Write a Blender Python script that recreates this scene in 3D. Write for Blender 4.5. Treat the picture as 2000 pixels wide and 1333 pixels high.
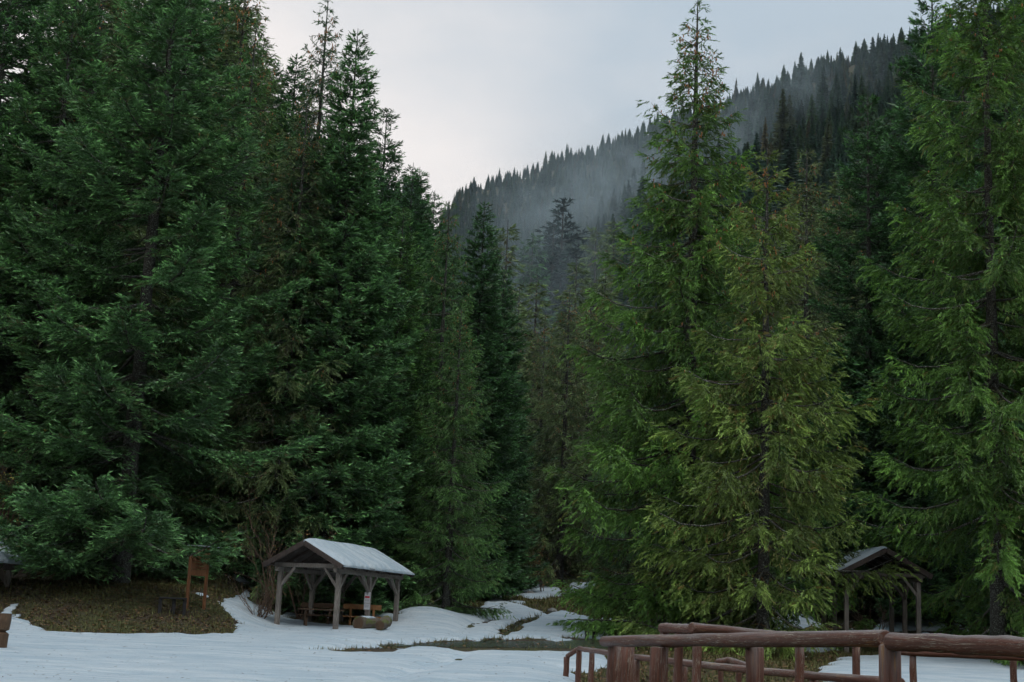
import bpy, math, random
import numpy as np
from mathutils import Matrix, Vector
R = math.radians
random.seed(7)
for o in list(bpy.data.objects):
    bpy.data.objects.remove(o)
sc = bpy.context.scene
COL = sc.collection

# ------------------------------------------------------------------ camera
F, CX, CY = 2800.0, 1000.0, 666.5            # focal length and centre in photograph pixels
TH, RHO = math.atan(0.2), 0.045              # pitch up, roll
EYE = np.array([0.0, 0.0, 1.6])
FW = np.array([0, math.cos(TH), math.sin(TH)]); U0 = np.array([0, -math.sin(TH), math.cos(TH)])
X0 = np.array([1.0, 0, 0])
RT = math.cos(RHO) * X0 + math.sin(RHO) * U0
UP = math.cos(RHO) * U0 - math.sin(RHO) * X0
cam = bpy.data.cameras.new('camera'); cam_o = bpy.data.objects.new('camera', cam); COL.objects.link(cam_o)
cam.sensor_width = 36; cam.lens = F / 2000 * 36; cam.clip_start = 0.1; cam.clip_end = 6000
M = Matrix.Identity(4)
for i in range(3):
    M[i][0] = RT[i]; M[i][1] = UP[i]; M[i][2] = -FW[i]; M[i][3] = EYE[i]
cam_o.matrix_world = M
sc.camera = cam_o

# ------------------------------------------------------------------ world, sun, exposure
SUN_EL, SUN_AZ = 62, 150                     # azimuth from +Y towards +X: behind the camera, to the right
w = bpy.data.worlds.new('World'); sc.world = w; w.use_nodes = True
nt = w.node_tree; nt.nodes.clear()
def N(nt, t, **k):
    n = nt.nodes.new(t)
    for a, b in k.items():
        setattr(n, a, b)
    return n
out = N(nt, 'ShaderNodeOutputWorld'); bg = N(nt, 'ShaderNodeBackground'); bg.inputs[1].default_value = 0.1
sky = N(nt, 'ShaderNodeTexSky', sky_type='NISHITA', sun_disc=False, sun_elevation=R(SUN_EL), sun_rotation=R(SUN_AZ))
tc = N(nt, 'ShaderNodeTexCoord')
sep = N(nt, 'ShaderNodeSeparateXYZ'); nt.links.new(tc.outputs['Generated'], sep.inputs[0])
mp = N(nt, 'ShaderNodeMapping'); mp.inputs['Scale'].default_value = (1, 1, 2.2); mp.inputs['Location'].default_value = (0.35, 0.2, 0.1)
nt.links.new(tc.outputs['Generated'], mp.inputs[0])
noi = N(nt, 'ShaderNodeTexNoise'); noi.inputs['Scale'].default_value = 2.6; noi.inputs['Detail'].default_value = 7; noi.inputs['Roughness'].default_value = 0.52
nt.links.new(mp.outputs[0], noi.inputs['Vector'])
# overcast cloud deck: paler and warmer low down, blue-grey overhead
ramp = N(nt, 'ShaderNodeValToRGB')
e = ramp.color_ramp.elements
e[0].position = 0.0; e[0].color = (9.0, 8.5, 8.2, 1)
e[1].position = 1.0; e[1].color = (4.4, 5.5, 6.4, 1)
m_ = ramp.color_ramp.elements.new(0.26); m_.color = (8.6, 8.15, 7.9, 1)
m_ = ramp.color_ramp.elements.new(0.43); m_.color = (4.6, 5.4, 6.1, 1)
add = N(nt, 'ShaderNodeMath', operation='MULTIPLY_ADD'); add.inputs[1].default_value = 0.42; add.inputs[2].default_value = -0.21
nt.links.new(noi.outputs['Fac'], add.inputs[0])
xs = N(nt, 'ShaderNodeMath', operation='MULTIPLY_ADD'); xs.inputs[1].default_value = 0.28
nt.links.new(sep.outputs['X'], xs.inputs[0]); nt.links.new(sep.outputs['Z'], xs.inputs[2])
sm = N(nt, 'ShaderNodeMath', operation='ADD'); nt.links.new(xs.outputs[0], sm.inputs[0]); nt.links.new(add.outputs[0], sm.inputs[1])
nt.links.new(sm.outputs[0], ramp.inputs[0])
mixs = N(nt, 'ShaderNodeMix', data_type='RGBA'); mixs.inputs[0].default_value = 0.92
nt.links.new(sky.outputs[0], mixs.inputs[6]); nt.links.new(ramp.outputs[0], mixs.inputs[7])
nt.links.new(mixs.outputs[2], bg.inputs[0]); nt.links.new(bg.outputs[0], out.inputs[0])

sun = bpy.data.lights.new('sun', 'SUN'); sun.energy = 1.0; sun.angle = R(40); sun.color = (1, 0.96, 0.91)
sun_o = bpy.data.objects.new('sun', sun); COL.objects.link(sun_o)
sd = Vector((math.sin(R(SUN_AZ)) * math.cos(R(SUN_EL)), math.cos(R(SUN_AZ)) * math.cos(R(SUN_EL)), math.sin(R(SUN_EL))))
sun_o.rotation_euler = sd.to_track_quat('Z', 'Y').to_euler()
vs = sc.view_settings
vs.view_transform = 'Standard'; vs.look = 'None'; vs.exposure = 0.2; vs.gamma = 1
sc.render.engine = 'CYCLES'
cy = sc.cycles
cy.use_denoising = True; cy.use_adaptive_sampling = True; cy.adaptive_threshold = 0.03; cy.adaptive_min_samples = 16; cy.max_bounces = 4; cy.diffuse_bounces = 1; cy.glossy_bounces = 2; cy.transmission_bounces = 2
cy.volume_bounces = 0; cy.transparent_max_bounces = 6; cy.volume_max_steps = 96; cy.volume_step_rate = 1.0

# ------------------------------------------------------------------ helpers
def ray(px, py):
    return FW + (px - CX) / F * RT - (py - CY) / F * UP
def at(px, py, Y):
    d = ray(px, py); return EYE + d * (Y / d[1])
def ss(x):
    x = np.clip(x, 0, 1); return x * x * (3 - 2 * x)
def hsh(ix, iy, s):
    v = np.sin(ix * 127.1 + iy * 311.7 + s * 74.7) * 43758.5453
    return v - np.floor(v)
def vn(x, y, s=0):                           # value noise, 0..1
    x = np.asarray(x, float); y = np.asarray(y, float)
    ix = np.floor(x); iy = np.floor(y); fx = ss(x - ix); fy = ss(y - iy)
    a = hsh(ix, iy, s); b = hsh(ix + 1, iy, s); c = hsh(ix, iy + 1, s); d = hsh(ix + 1, iy + 1, s)
    return (a * (1 - fx) + b * fx) * (1 - fy) + (c * (1 - fx) + d * fx) * fy
def fbm(x, y, s=0, o=4):
    t = 0; a = 0.5
    for k in range(o):
        t = t + a * vn(x * 2 ** k, y * 2 ** k, s + k); a *= 0.5
    return t

# ridge of the wooded hill, from the photograph's skyline (pixel, pixel, metres)
RIDGE = [(300, 470, 950), (700, 440, 900), (860, 395, 850), (1020, 350, 790), (1120, 312, 750), (1290, 252, 680), (1440, 200, 620), (1620, 132, 560), (1760, 96, 520), (2100, 0, 460), (2600, -120, 420)]
_rp = [at(a, b, c) for a, b, c in RIDGE]
RA = np.array([p[0] / p[1] for p in _rp]); RY = np.array([p[1] for p in _rp]); RZ = np.array([p[2] for p in _rp])

def gh(x, y):
    """height of the ground"""
    x = np.asarray(x, float); y = np.asarray(y, float)
    z = 0.056 * np.clip(y - 34, 0, 26) + 0.078 * np.clip(y - 60, 0, 50)
    left = ss((-x - 7.8) / 4.5)
    z = z + 1.35 * ss((y - 47.6 + 0.1 * (x + 12)) / 8) * left
    z = z + 0.22 * np.clip(y - 58, 0, 400) * ss((-x - 4 - 0.06 * (y - 58)) / 14)
    z = z + 0.10 * np.clip(y - 61, 0, 49) * ss((x - 3) / 9)
    z = z + 0.55 * np.exp(-(((x + 3.2) / 1.9) ** 2 + ((y - 62.5) / 3.2) ** 2))
    z = z - 0.22 * ss((x - 0.5) / 3) * ss((y - 20) / 6) * ss((46 - y) / 6)
    z = z + 0.10 * (fbm(x * 0.35, y * 0.35, 3) - 0.47) * ss((y - 6) / 6)
    z = z + 0.5 * np.clip(-y - 18, 0, 40) * ss((-y - 18) / 30) + 0.45 * np.clip(np.abs(x) - 45, 0, 60) * ss((70 - y) / 30)  # unseen slopes behind and beside the clearing, added to block low sky light
    # the hill beyond
    a = x / np.maximum(y, 60)
    ry = np.interp(a, RA, RY); rz = np.interp(a, RA, RZ)
    pw = np.interp(a, [-0.1, 0.05, 0.2, 0.35], [1.45, 1.35, 1.12, 1.02])
    base = 5.3 + 4.9 * ss((x - 3) / 9)
    t = np.clip((y - 110) / (ry - 110), 0, 1)
    hill = (rz - base) * t ** pw - 0.16 * np.clip(y - ry, 0, 900)
    z = z + np.where(y > 110, hill, 0) * ss((a + 0.14) / 0.1)
    z = z + np.where(y > 110, 5 * (fbm(x * 0.02, y * 0.02, 9) - 0.47) * ss((y - 110) / 60), 0)
    return z
def hit(px, py, far=160):
    """where the view line through a pixel meets the ground"""
    d = ray(px, py); Y = np.arange(6, far, 0.05)
    P = EYE[None] + d[None] * (Y / d[1])[:, None]
    g = P[:, 2] - gh(P[:, 0], P[:, 1])
    k = np.where(g < 0)[0]
    i = k[0] if len(k) else len(Y) - 1
    return P[i, :2]

def mesh_np(name, V, Fa, mats=(), smooth=False, fmat=None, col=None):
    V = np.asarray(V, np.float32); me = bpy.data.meshes.new(name)
    if not isinstance(Fa, list): Fa = [Fa]
    Fa = [np.asarray(f, np.int32) for f in Fa if len(f)]
    nl = sum(f.size for f in Fa); npoly = sum(len(f) for f in Fa)
    me.vertices.add(len(V)); me.vertices.foreach_set('co', V.ravel())
    me.loops.add(nl); me.polygons.add(npoly)
    me.loops.foreach_set('vertex_index', np.concatenate([f.ravel() for f in Fa]))
    st = []; o = 0
    for f in Fa:
        st.append(o + np.arange(len(f)) * f.shape[1]); o += f.size
    me.polygons.foreach_set('loop_start', np.concatenate(st).astype(np.int32))
    if smooth: me.polygons.foreach_set('use_smooth', np.ones(npoly, bool))
    for m in mats: me.materials.append(m)
    if fmat is not None: me.polygons.foreach_set('material_index', np.asarray(fmat, np.int32))
    me.update(calc_edges=True)
    if col is not None:
        at_ = me.color_attributes.new('tint', 'FLOAT_COLOR', 'POINT')
        c4 = np.ones((len(V), 4), np.float32); c4[:, :col.shape[1]] = col
        at_.data.foreach_set('color', c4.ravel())
    return me
def add_obj(name, me, parent=None, loc=None, kind=None):
    o = bpy.data.objects.new(name, me); COL.objects.link(o)
    if parent: o.parent = parent
    if loc is not None: o.location = loc
    if kind: o['kind'] = kind
    return o
def empty(name, loc, rz=0.0):
    o = bpy.data.objects.new(name, None); COL.objects.link(o)
    o.location = loc; o.rotation_euler = (0, 0, rz); o.empty_display_size = 0.3
    return o
def tag(o, label, cat, group=None):
    o['label'] = label; o['category'] = cat
    if group: o['group'] = group
    return o

class MB:
    """collects shapes for one mesh"""
    def __init__(s): s.v = []; s.f = []; s.n = 0
    def add(s, V, Fs):
        V = [tuple(p) for p in V]; s.v += V; s.f += [tuple(i + s.n for i in f) for f in Fs]; s.n += len(V); return s
    def box(s, c, d, rot=None, bev=0.0):
        x, y, z = d[0] / 2, d[1] / 2, d[2] / 2
        if bev:
            b = bev; V = []
            for sz in (-1, 1):
                for (ax, ay) in ((-1, -1), (1, -1), (1, 1), (-1, 1)):
                    pass
            ring = lambda xx, yy: [(-xx + b, -yy), (xx - b, -yy), (xx, -yy + b), (xx, yy - b), (xx - b, yy), (-xx + b, yy), (-xx, yy - b), (-xx, -yy + b)]
            V = [(p[0], p[1], -z) for p in ring(x - b, y - b)] + [(p[0], p[1], -z + b) for p in ring(x, y)] + [(p[0], p[1], z - b) for p in ring(x, y)] + [(p[0], p[1], z) for p in ring(x - b, y - b)]
            Fs = [tuple(range(7, -1, -1)), tuple(range(24, 32))]
            for k in range(3):
                for i in range(8):
                    j = (i + 1) % 8; Fs.append((k * 8 + i, k * 8 + j, k * 8 + 8 + j, k * 8 + 8 + i))
        else:
            V = [(-x, -y, -z), (x, -y, -z), (x, y, -z), (-x, y, -z), (-x, -y, z), (x, -y, z), (x, y, z), (-x, y, z)]
            Fs = [(3, 2, 1, 0), (4, 5, 6, 7), (0, 1, 5, 4), (1, 2, 6, 5), (2, 3, 7, 6), (3, 0, 4, 7)]
        if rot is not None: V = [tuple(rot @ Vector(p)) for p in V]
        return s.add([(p[0] + c[0], p[1] + c[1], p[2] + c[2]) for p in V], Fs)
    def beam(s, a, b, wd, hg, bev=0.012):
        """a squared timber from a to b"""
        a = Vector(a); b = Vector(b); d = (b - a); L = d.length; d.normalize()
        side = d.cross(Vector((0, 0, 1)))
        if side.length < 1e-3: side = Vector((1, 0, 0))
        side.normalize(); up = side.cross(d)
        m = Matrix((side, d, up)).transposed()
        return s.box((a + b) / 2, (wd, L, hg), m, bev)
    def tube(s, pts, rad, n=10, rough=0.0, seed=0, cap=True):
        rnd = random.Random(seed); pts = [Vector(p) for p in pts]; V = []; Fs = []; k = len(pts)
        ph = [rnd.uniform(0.8, 1.2) for _ in range(n)]
        ref = None
        for i, p in enumerate(pts):
            t = (pts[min(i + 1, k - 1)] - pts[max(i - 1, 0)]).normalized()
            if ref is None:
                ref = t.cross(Vector((0, 0, 1)))
                if ref.length < 0.1: ref = t.cross(Vector((1, 0, 0)))
            ref = (ref - t * ref.dot(t)).normalized(); b = t.cross(ref)
            r = rad[i] if hasattr(rad, '__len__') else rad
            for j in range(n):
                an = 2 * math.pi * j / n; rr = r * (1 + rough * (rnd.uniform(-0.4, 0.4) + (ph[j] - 1) * 2))
                V.append(p + ref * math.cos(an) * rr + b * math.sin(an) * rr)
        for i in range(k - 1):
            for j in range(n):
                q = (j + 1) % n; Fs.append((i * n + j, i * n + q, i * n + n + q, i * n + n + j))
        if cap:
            Fs.append(tuple(range(n - 1, -1, -1))); Fs.append(tuple(range((k - 1) * n, k * n)))
        return s.add(V, Fs)
    def mesh(s, name, mat, smooth=False):
        me = bpy.data.meshes.new(name); me.from_pydata(s.v, [], s.f); me.update()
        if mat: me.materials.append(mat)
        if smooth:
            me.polygons.foreach_set('use_smooth', np.array([len(p.vertices) == 4 for p in me.polygons], bool))
        return me
    def build(s, name, mat, parent=None, smooth=False, kind=None):
        return add_obj(name, s.mesh(name, mat, smooth), parent, kind=kind)

# ------------------------------------------------------------------ materials
def mat_new(name):
    m = bpy.data.materials.new(name); m.use_nodes = True; nt = m.node_tree; nt.nodes.clear()
    o = N(nt, 'ShaderNodeOutputMaterial'); p = N(nt, 'ShaderNodeBsdfPrincipled'); nt.links.new(p.outputs[0], o.inputs[0])
    return m, nt, p, o
def mix_rgb(nt, fac, a, b, blend='MIX'):
    n = N(nt, 'ShaderNodeMix', data_type='RGBA', blend_type=blend)
    for i, v in ((0, fac), (6, a), (7, b)):
        if hasattr(v, 'links') or hasattr(v, 'is_linked'): nt.links.new(v, n.inputs[i])
        else: n.inputs[i].default_value = v if i == 0 else (*v, 1)
    return n.outputs[2]
def noise(nt, scale, detail=4, rough=0.55, vec=None, dist=0.0):
    n = N(nt, 'ShaderNodeTexNoise'); n.inputs['Scale'].default_value = scale; n.inputs['Detail'].default_value = detail
    n.inputs['Roughness'].default_value = rough; n.inputs['Distortion'].default_value = dist
    if vec is not None: nt.links.new(vec, n.inputs['Vector'])
    return n.outputs['Fac']
def rng(nt, v, a, b, c=0.0, d=1.0):
    n = N(nt, 'ShaderNodeMapRange'); nt.links.new(v, n.inputs[0])
    for i, q in enumerate((a, b, c, d)): n.inputs[i + 1].default_value = q
    return n.outputs[0]
def coords(nt, kind='Object', scale=None):
    t = N(nt, 'ShaderNodeTexCoord').outputs[kind]
    if scale is None: return t
    m = N(nt, 'ShaderNodeMapping'); m.inputs['Scale'].default_value = scale; nt.links.new(t, m.inputs[0]); return m.outputs[0]
def bump(nt, p, h, strength=0.4, dist=0.02):
    b = N(nt, 'ShaderNodeBump'); b.inputs['Strength'].default_value = strength; b.inputs['Distance'].default_value = dist
    nt.links.new(h, b.inputs['Height']); nt.links.new(b.outputs[0], p.inputs['Normal'])

def needles_material():
    m, nt, p, o = mat_new('needles')
    oi = N(nt, 'ShaderNodeObjectInfo'); a = N(nt, 'ShaderNodeAttribute', attribute_name='tint')
    c = mix_rgb(nt, 1.0, oi.outputs['Color'], a.outputs['Color'], 'MULTIPLY')
    nt.links.new(c, p.inputs['Base Color']); p.inputs['Roughness'].default_value = 0.42; p.inputs['Specular IOR Level'].default_value = 0.5
    tr = N(nt, 'ShaderNodeBsdfTranslucent'); nt.links.new(c, tr.inputs[0])
    mx = N(nt, 'ShaderNodeMixShader'); mx.inputs[0].default_value = 0.24
    nt.links.new(p.outputs[0], mx.inputs[1]); nt.links.new(tr.outputs[0], mx.inputs[2]); nt.links.new(mx.outputs[0], o.inputs[0])
    return m
def bark_material():
    m, nt, p, o = mat_new('lichened_bark')
    v = coords(nt, 'Object'); n1 = noise(nt, 5, 6, 0.65, v); n2 = noise(nt, 22, 4, 0.6, v)
    c = mix_rgb(nt, rng(nt, n1, 0.35, 0.7), (0.028, 0.024, 0.020), (0.07, 0.066, 0.056))
    c = mix_rgb(nt, rng(nt, n2, 0.52, 0.66), c, (0.24, 0.27, 0.23))
    a = N(nt, 'ShaderNodeAttribute', attribute_name='tint')
    c = mix_rgb(nt, 1.0, c, a.outputs['Color'], 'MULTIPLY')
    nt.links.new(c, p.inputs['Base Color']); p.inputs['Roughness'].default_value = 0.9; bump(nt, p, n2, 0.8, 0.03); return m
def wood_material(name, dark, light, grain=(14, 14, 1.2), rough=0.8, extra=None):
    m, nt, p, o = mat_new(name)
    v = coords(nt, 'Object', grain); g = noise(nt, 3.0, 6, 0.7, v, 0.4); b = noise(nt, 1.3, 3, 0.6, coords(nt, 'Object'))
    c = mix_rgb(nt, rng(nt, g, 0.3, 0.72), dark, light)
    c = mix_rgb(nt, rng(nt, b, 0.35, 0.75, 0, 0.55), c, tuple(q * 0.55 for q in dark))
    if extra:
        n3 = noise(nt, extra[1], 5, 0.7, coords(nt, 'Object')); c = mix_rgb(nt, rng(nt, n3, extra[2], extra[2] + 0.06), c, extra[0])
    nt.links.new(c, p.inputs['Base Color']); p.inputs['Roughness'].default_value = rough; bump(nt, p, g, 0.5, 0.012); return m
def painted_log_material():
    """red-brown stain worn to grey on the weather side, flaking to bare wood and specked with lichen"""
    m, nt, p, o = mat_new('worn_red_brown_log')
    ob = coords(nt, 'Object'); at_ = N(nt, 'ShaderNodeAttribute', attribute_name='tint')
    def lg(sx, sr):
        mp = N(nt, 'ShaderNodeMapping'); mp.inputs['Scale'].default_value = (sx, sr, sr); nt.links.new(at_.outputs['Vector'], mp.inputs[0]); return mp.outputs[0]
    gm = N(nt, 'ShaderNodeNewGeometry'); sp = N(nt, 'ShaderNodeSeparateXYZ'); nt.links.new(gm.outputs['Normal'], sp.inputs[0])
    g = noise(nt, 2.2, 7, 0.72, lg(1.0, 4.5)); g2 = noise(nt, 1.1, 4, 0.6, lg(1.2, 1.6)); cr = noise(nt, 3.0, 5, 0.6, lg(0.7, 7.0), 0.3)
    c = mix_rgb(nt, rng(nt, g, 0.32, 0.68), (0.050, 0.019, 0.013), (0.205, 0.080, 0.049))
    wear = N(nt, 'ShaderNodeMath', operation='MULTIPLY_ADD'); wear.inputs[1].default_value = 0.35
    nt.links.new(sp.outputs['Z'], wear.inputs[0]); nt.links.new(g2, wear.inputs[2])
    c = mix_rgb(nt, rng(nt, wear.outputs[0], 0.58, 0.95, 0, 0.85), c, (0.27, 0.25, 0.245))
    c = mix_rgb(nt, rng(nt, g2, 0.63, 0.66, 0, 0.8), c, (0.30, 0.15, 0.055))
    c = mix_rgb(nt, rng(nt, cr, 0.36, 0.31), c, (0.016, 0.010, 0.009))
    fl = noise(nt, 5.5, 5, 0.8, lg(1.6, 4.0), 0.6); ar = noise(nt, 0.9, 3, 0.6, lg(1.0, 1.0))
    mu = N(nt, 'ShaderNodeMath', operation='MULTIPLY'); nt.links.new(rng(nt, fl, 0.57, 0.61), mu.inputs[0]); nt.links.new(rng(nt, ar, 0.44, 0.58), mu.inputs[1])
    c = mix_rgb(nt, mu.outputs[0], c, (0.48, 0.46, 0.37))
    nt.links.new(c, p.inputs['Base Color']); nt.links.new(rng(nt, g, 0.3, 0.7, 0.42, 0.75), p.inputs['Roughness']); p.inputs['Specular IOR Level'].default_value = 0.4
    h = N(nt, 'ShaderNodeMath', operation='ADD'); nt.links.new(g, h.inputs[0]); nt.links.new(rng(nt, cr, 0.3, 0.4), h.inputs[1])
    bump(nt, p, h.outputs[0], 0.7, 0.012); return m
def snow_material():
    m, nt, p, o = mat_new('snow')
    v = coords(nt, 'Object'); n1 = noise(nt, 0.6, 5, 0.6, v); n2 = noise(nt, 9, 5, 0.7, v); n3 = noise(nt, 28, 3, 0.7, v)
    c = mix_rgb(nt, rng(nt, n1, 0.3, 0.7), (0.62, 0.70, 0.755), (0.71, 0.775, 0.815))
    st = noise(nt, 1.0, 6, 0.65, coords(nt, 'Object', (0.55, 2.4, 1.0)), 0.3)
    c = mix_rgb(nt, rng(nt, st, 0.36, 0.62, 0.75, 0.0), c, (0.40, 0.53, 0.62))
    c = mix_rgb(nt, rng(nt, n3, 0.69, 0.76, 0, 0.8), c, (0.22, 0.19, 0.15))
    nt.links.new(c, p.inputs['Base Color']); p.inputs['Roughness'].default_value = 0.6; p.inputs['Specular IOR Level'].default_value = 0.3
    mx = N(nt, 'ShaderNodeMath', operation='MULTIPLY_ADD'); mx.inputs[1].default_value = 0.35
    nt.links.new(n2, mx.inputs[0]); nt.links.new(noise(nt, 2.0, 4, 0.6, coords(nt, 'Object', (0.6, 1.6, 1))), mx.inputs[2])
    bump(nt, p, mx.outputs[0], 1.0, 0.22); return m
def ground_material():
    m, nt, p, o = mat_new('mossy_litter')
    v = coords(nt, 'Object'); n1 = noise(nt, 0.35, 5, 0.6, v); n2 = noise(nt, 6, 6, 0.75, v); n3 = noise(nt, 1.4, 4, 0.6, v)
    c = mix_rgb(nt, rng(nt, n2, 0.3, 0.7), (0.022, 0.016, 0.010), (0.095, 0.066, 0.036))
    gr = mix_rgb(nt, rng(nt, n2, 0.3, 0.7), (0.024, 0.032, 0.009), (0.10, 0.105, 0.03))
    c = mix_rgb(nt, rng(nt, n1, 0.42, 0.58), c, gr); c = mix_rgb(nt, rng(nt, n3, 0.6, 0.72, 0, 0.7), c, (0.05, 0.035, 0.022))
    nt.links.new(c, p.inputs['Base Color']); p.inputs['Roughness'].default_value = 0.95; bump(nt, p, n2, 1.0, 0.08); return m
def plain(name, c, rough=0.8, var=0.35, scale=8, spec=0.3):
    m, nt, p, o = mat_new(name)
    n = noise(nt, scale, 5, 0.65, coords(nt, 'Object'))
    nt.links.new(mix_rgb(nt, rng(nt, n, 0.3, 0.7), tuple(q * (1 - var) for q in c), tuple(min(1, q * (1 + var)) for q in c)), p.inputs['Base Color'])
    p.inputs['Roughness'].default_value = rough; p.inputs['Specular IOR Level'].default_value = spec; bump(nt, p, n, 0.3, 0.01); return m
MT = dict(
    needles=needles_material(), bark=bark_material(), snow=snow_material(), ground=ground_material(), log=painted_log_material(),
    timber=wood_material('grey_weathered_timber', (0.12, 0.10, 0.085), (0.36, 0.32, 0.275)),
    rafter=wood_material('dark_brown_timber', (0.03, 0.021, 0.017), (0.10, 0.072, 0.06)),
    bench=wood_material('orange_varnished_wood', (0.15, 0.062, 0.02), (0.36, 0.17, 0.055)),
    oldbench=wood_material('brown_old_wood', (0.06, 0.034, 0.018), (0.16, 0.09, 0.045)),
    board=wood_material('orange_sign_wood', (0.15, 0.055, 0.02), (0.32, 0.135, 0.05)),
    stump=wood_material('mossy_log', (0.07, 0.05, 0.04), (0.2, 0.16, 0.12), extra=((0.10, 0.115, 0.03), 4, 0.5)),
    shingle=plain('dark_shingle', (0.05, 0.036, 0.034), 0.8, 0.5, 5),
    cone=plain('orange_brown_cone', (0.36, 0.165, 0.062), 0.7, 0.3, 40),
    paper=plain('paper', (0.72, 0.72, 0.74), 0.6, 0.05), red=plain('red_print', (0.62, 0.05, 0.06), 0.6, 0.1), grey=plain('grey_print', (0.36, 0.37, 0.4), 0.6, 0.1),
    stone=plain('grey_stone', (0.22, 0.22, 0.21), 0.9, 0.5, 6), tin=plain('grey_sheet_metal', (0.30, 0.33, 0.35), 0.45, 0.2, 6, 0.5),
    grass=plain('grass_blades', (0.115, 0.118, 0.038), 0.7, 0.5, 3), litter=plain('dead_leaves', (0.22, 0.13, 0.065), 0.8, 0.6, 3),
    twig=plain('bare_twig', (0.13, 0.085, 0.06), 0.85, 0.4, 6), dryleaf=plain('dry_leaf', (0.38, 0.23, 0.09), 0.8, 0.4, 5), catkin=plain('yellow_catkin', (0.50, 0.42, 0.10), 0.7, 0.3, 5),
    debris=plain('needle_debris', (0.07, 0.05, 0.035), 0.9, 0.5, 3), black=plain('wet_dark_wood', (0.02, 0.019, 0.02), 0.7, 0.4, 5))
def water_material():
    m, nt, p, o = mat_new('wet_gravelly_water')
    v = coords(nt, 'Object'); n = noise(nt, 5, 6, 0.7, v); n2 = noise(nt, 1.0, 4, 0.6, v)
    c = mix_rgb(nt, rng(nt, n, 0.35, 0.65), (0.012, 0.015, 0.009), (0.075, 0.082, 0.06)); c = mix_rgb(nt, rng(nt, n2, 0.5, 0.62), c, (0.035, 0.05, 0.014))
    nt.links.new(c, p.inputs['Base Color']); p.inputs['Roughness'].default_value = 0.22; p.inputs['Specular IOR Level'].default_value = 0.5
    bump(nt, p, n, 0.6, 0.05); return m
MT['water'] = water_material()

# ------------------------------------------------------------------ ground
def axis(parts):
    return np.unique(np.concatenate([np.arange(a, b, s) for a, b, s in parts]))
gx = axis([(-700, -200, 25), (-200, -40, 6), (-40, 40, 0.5), (40, 200, 6), (200, 701, 25)])
gy = axis([(-60, 0, 4), (0, 30, 1.0), (30, 80, 0.4), (80, 120, 1.5), (120, 400, 7), (400, 1001, 14)])
def grid_mesh(name, xs_, ys_, zf, mat):
    XX, YY = np.meshgrid(xs_, ys_); Z = zf(XX, YY); nx, ny = len(xs_), len(ys_)
    V = np.stack([XX, YY, Z], -1).reshape(-1, 3); i = np.arange(nx * ny).reshape(ny, nx)
    Q = np.stack([i[:-1, :-1], i[:-1, 1:], i[1:, 1:], i[1:, :-1]], -1).reshape(-1, 4)
    return mesh_np(name, V, Q, [mat], True), V, Q
me, _, _ = grid_mesh('ground', gx, gy, gh, MT['ground'])
ground = add_obj('ground', me, kind='structure')

def polyw(pts): return np.array([hit(a, b) for a, b in pts])
def sdist(P, poly):
    """signed distance, positive inside"""
    n = len(poly); d = np.full(len(P), 1e9); ins = np.zeros(len(P), bool)
    for i in range(n):
        a = poly[i]; b = poly[(i + 1) % n]; e = b - a; w_ = P - a
        t = np.clip((w_ @ e) / max(e @ e, 1e-9), 0, 1); q = w_ - t[:, None] * e; d = np.minimum(d, np.hypot(q[:, 0], q[:, 1]))
        c = ((a[1] <= P[:, 1]) != (b[1] <= P[:, 1]))
        with np.errstate(divide='ignore', invalid='ignore'):
            ins ^= c & (P[:, 0] < (b[0] - a[0]) * (P[:, 1] - a[1]) / (b[1] - a[1] + 1e-12) + a[0])
    return np.where(ins, d, -d)
SNOW_IN = [polyw(p) for p in (
    [(-300, 1600), (-300, 1196), (0, 1202), (60, 1216), (115, 1242), (430, 1244), (468, 1218), (440, 1198), (430, 1180), (455, 1160), (485, 1152), (495, 1180), (540, 1201), (590, 1197), (700, 1197), (775, 1203), (830, 1188), (870, 1194), (912, 1203), (938, 1184), (962, 1167), (1000, 1179), (1064, 1196), (1110, 1197), (1180, 1215), (1190, 1238), (1150, 1246), (1260, 1250), (1260, 1275), (1180, 1276), (1200, 1300), (1160, 1312), (1110, 1314), (1140, 1330), (1180, 1400), (1150, 1600)],
    [(990, 1146), (1060, 1144), (1100, 1153), (1095, 1165), (1030, 1172), (1000, 1160)], [(1108, 1141), (1172, 1137), (1165, 1151), (1118, 1152)],
    [(1590, 1310), (1640, 1287), (1800, 1283), (2200, 1278), (2200, 1345), (1700, 1342), (1610, 1328)],
    [(1490, 1212), (1545, 1199), (1592, 1205), (1600, 1226), (1490, 1230)], [(1700, 1226), (1720, 1207), (1742, 1197), (1765, 1203), (1850, 1220), (1850, 1234), (1700, 1234)],
    [(1345, 1192), (1366, 1188), (1368, 1204), (1350, 1206)], [(1560, 1268), (1612, 1264), (1640, 1272), (1580, 1276)])]
BARE = [polyw(p) for p in (
    [(645, 1255), (760, 1260), (860, 1254), (955, 1251), (1040, 1248), (1150, 1246), (1260, 1238), (1260, 1275), (1110, 1279), (1000, 1277), (900, 1276), (860, 1271), (760, 1267)],
    [(605, 1273), (680, 1270), (690, 1267), (810, 1268), (760, 1281), (670, 1280)],
    [(950, 1253), (975, 1238), (1000, 1222), (1030, 1208), (1062, 1198), (1100, 1196), (1068, 1200), (1040, 1212), (1012, 1230), (1000, 1240), (966, 1252)],
    [(545, 1208), (600, 1216), (650, 1225), (735, 1230), (720, 1208), (640, 1200)])]
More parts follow.
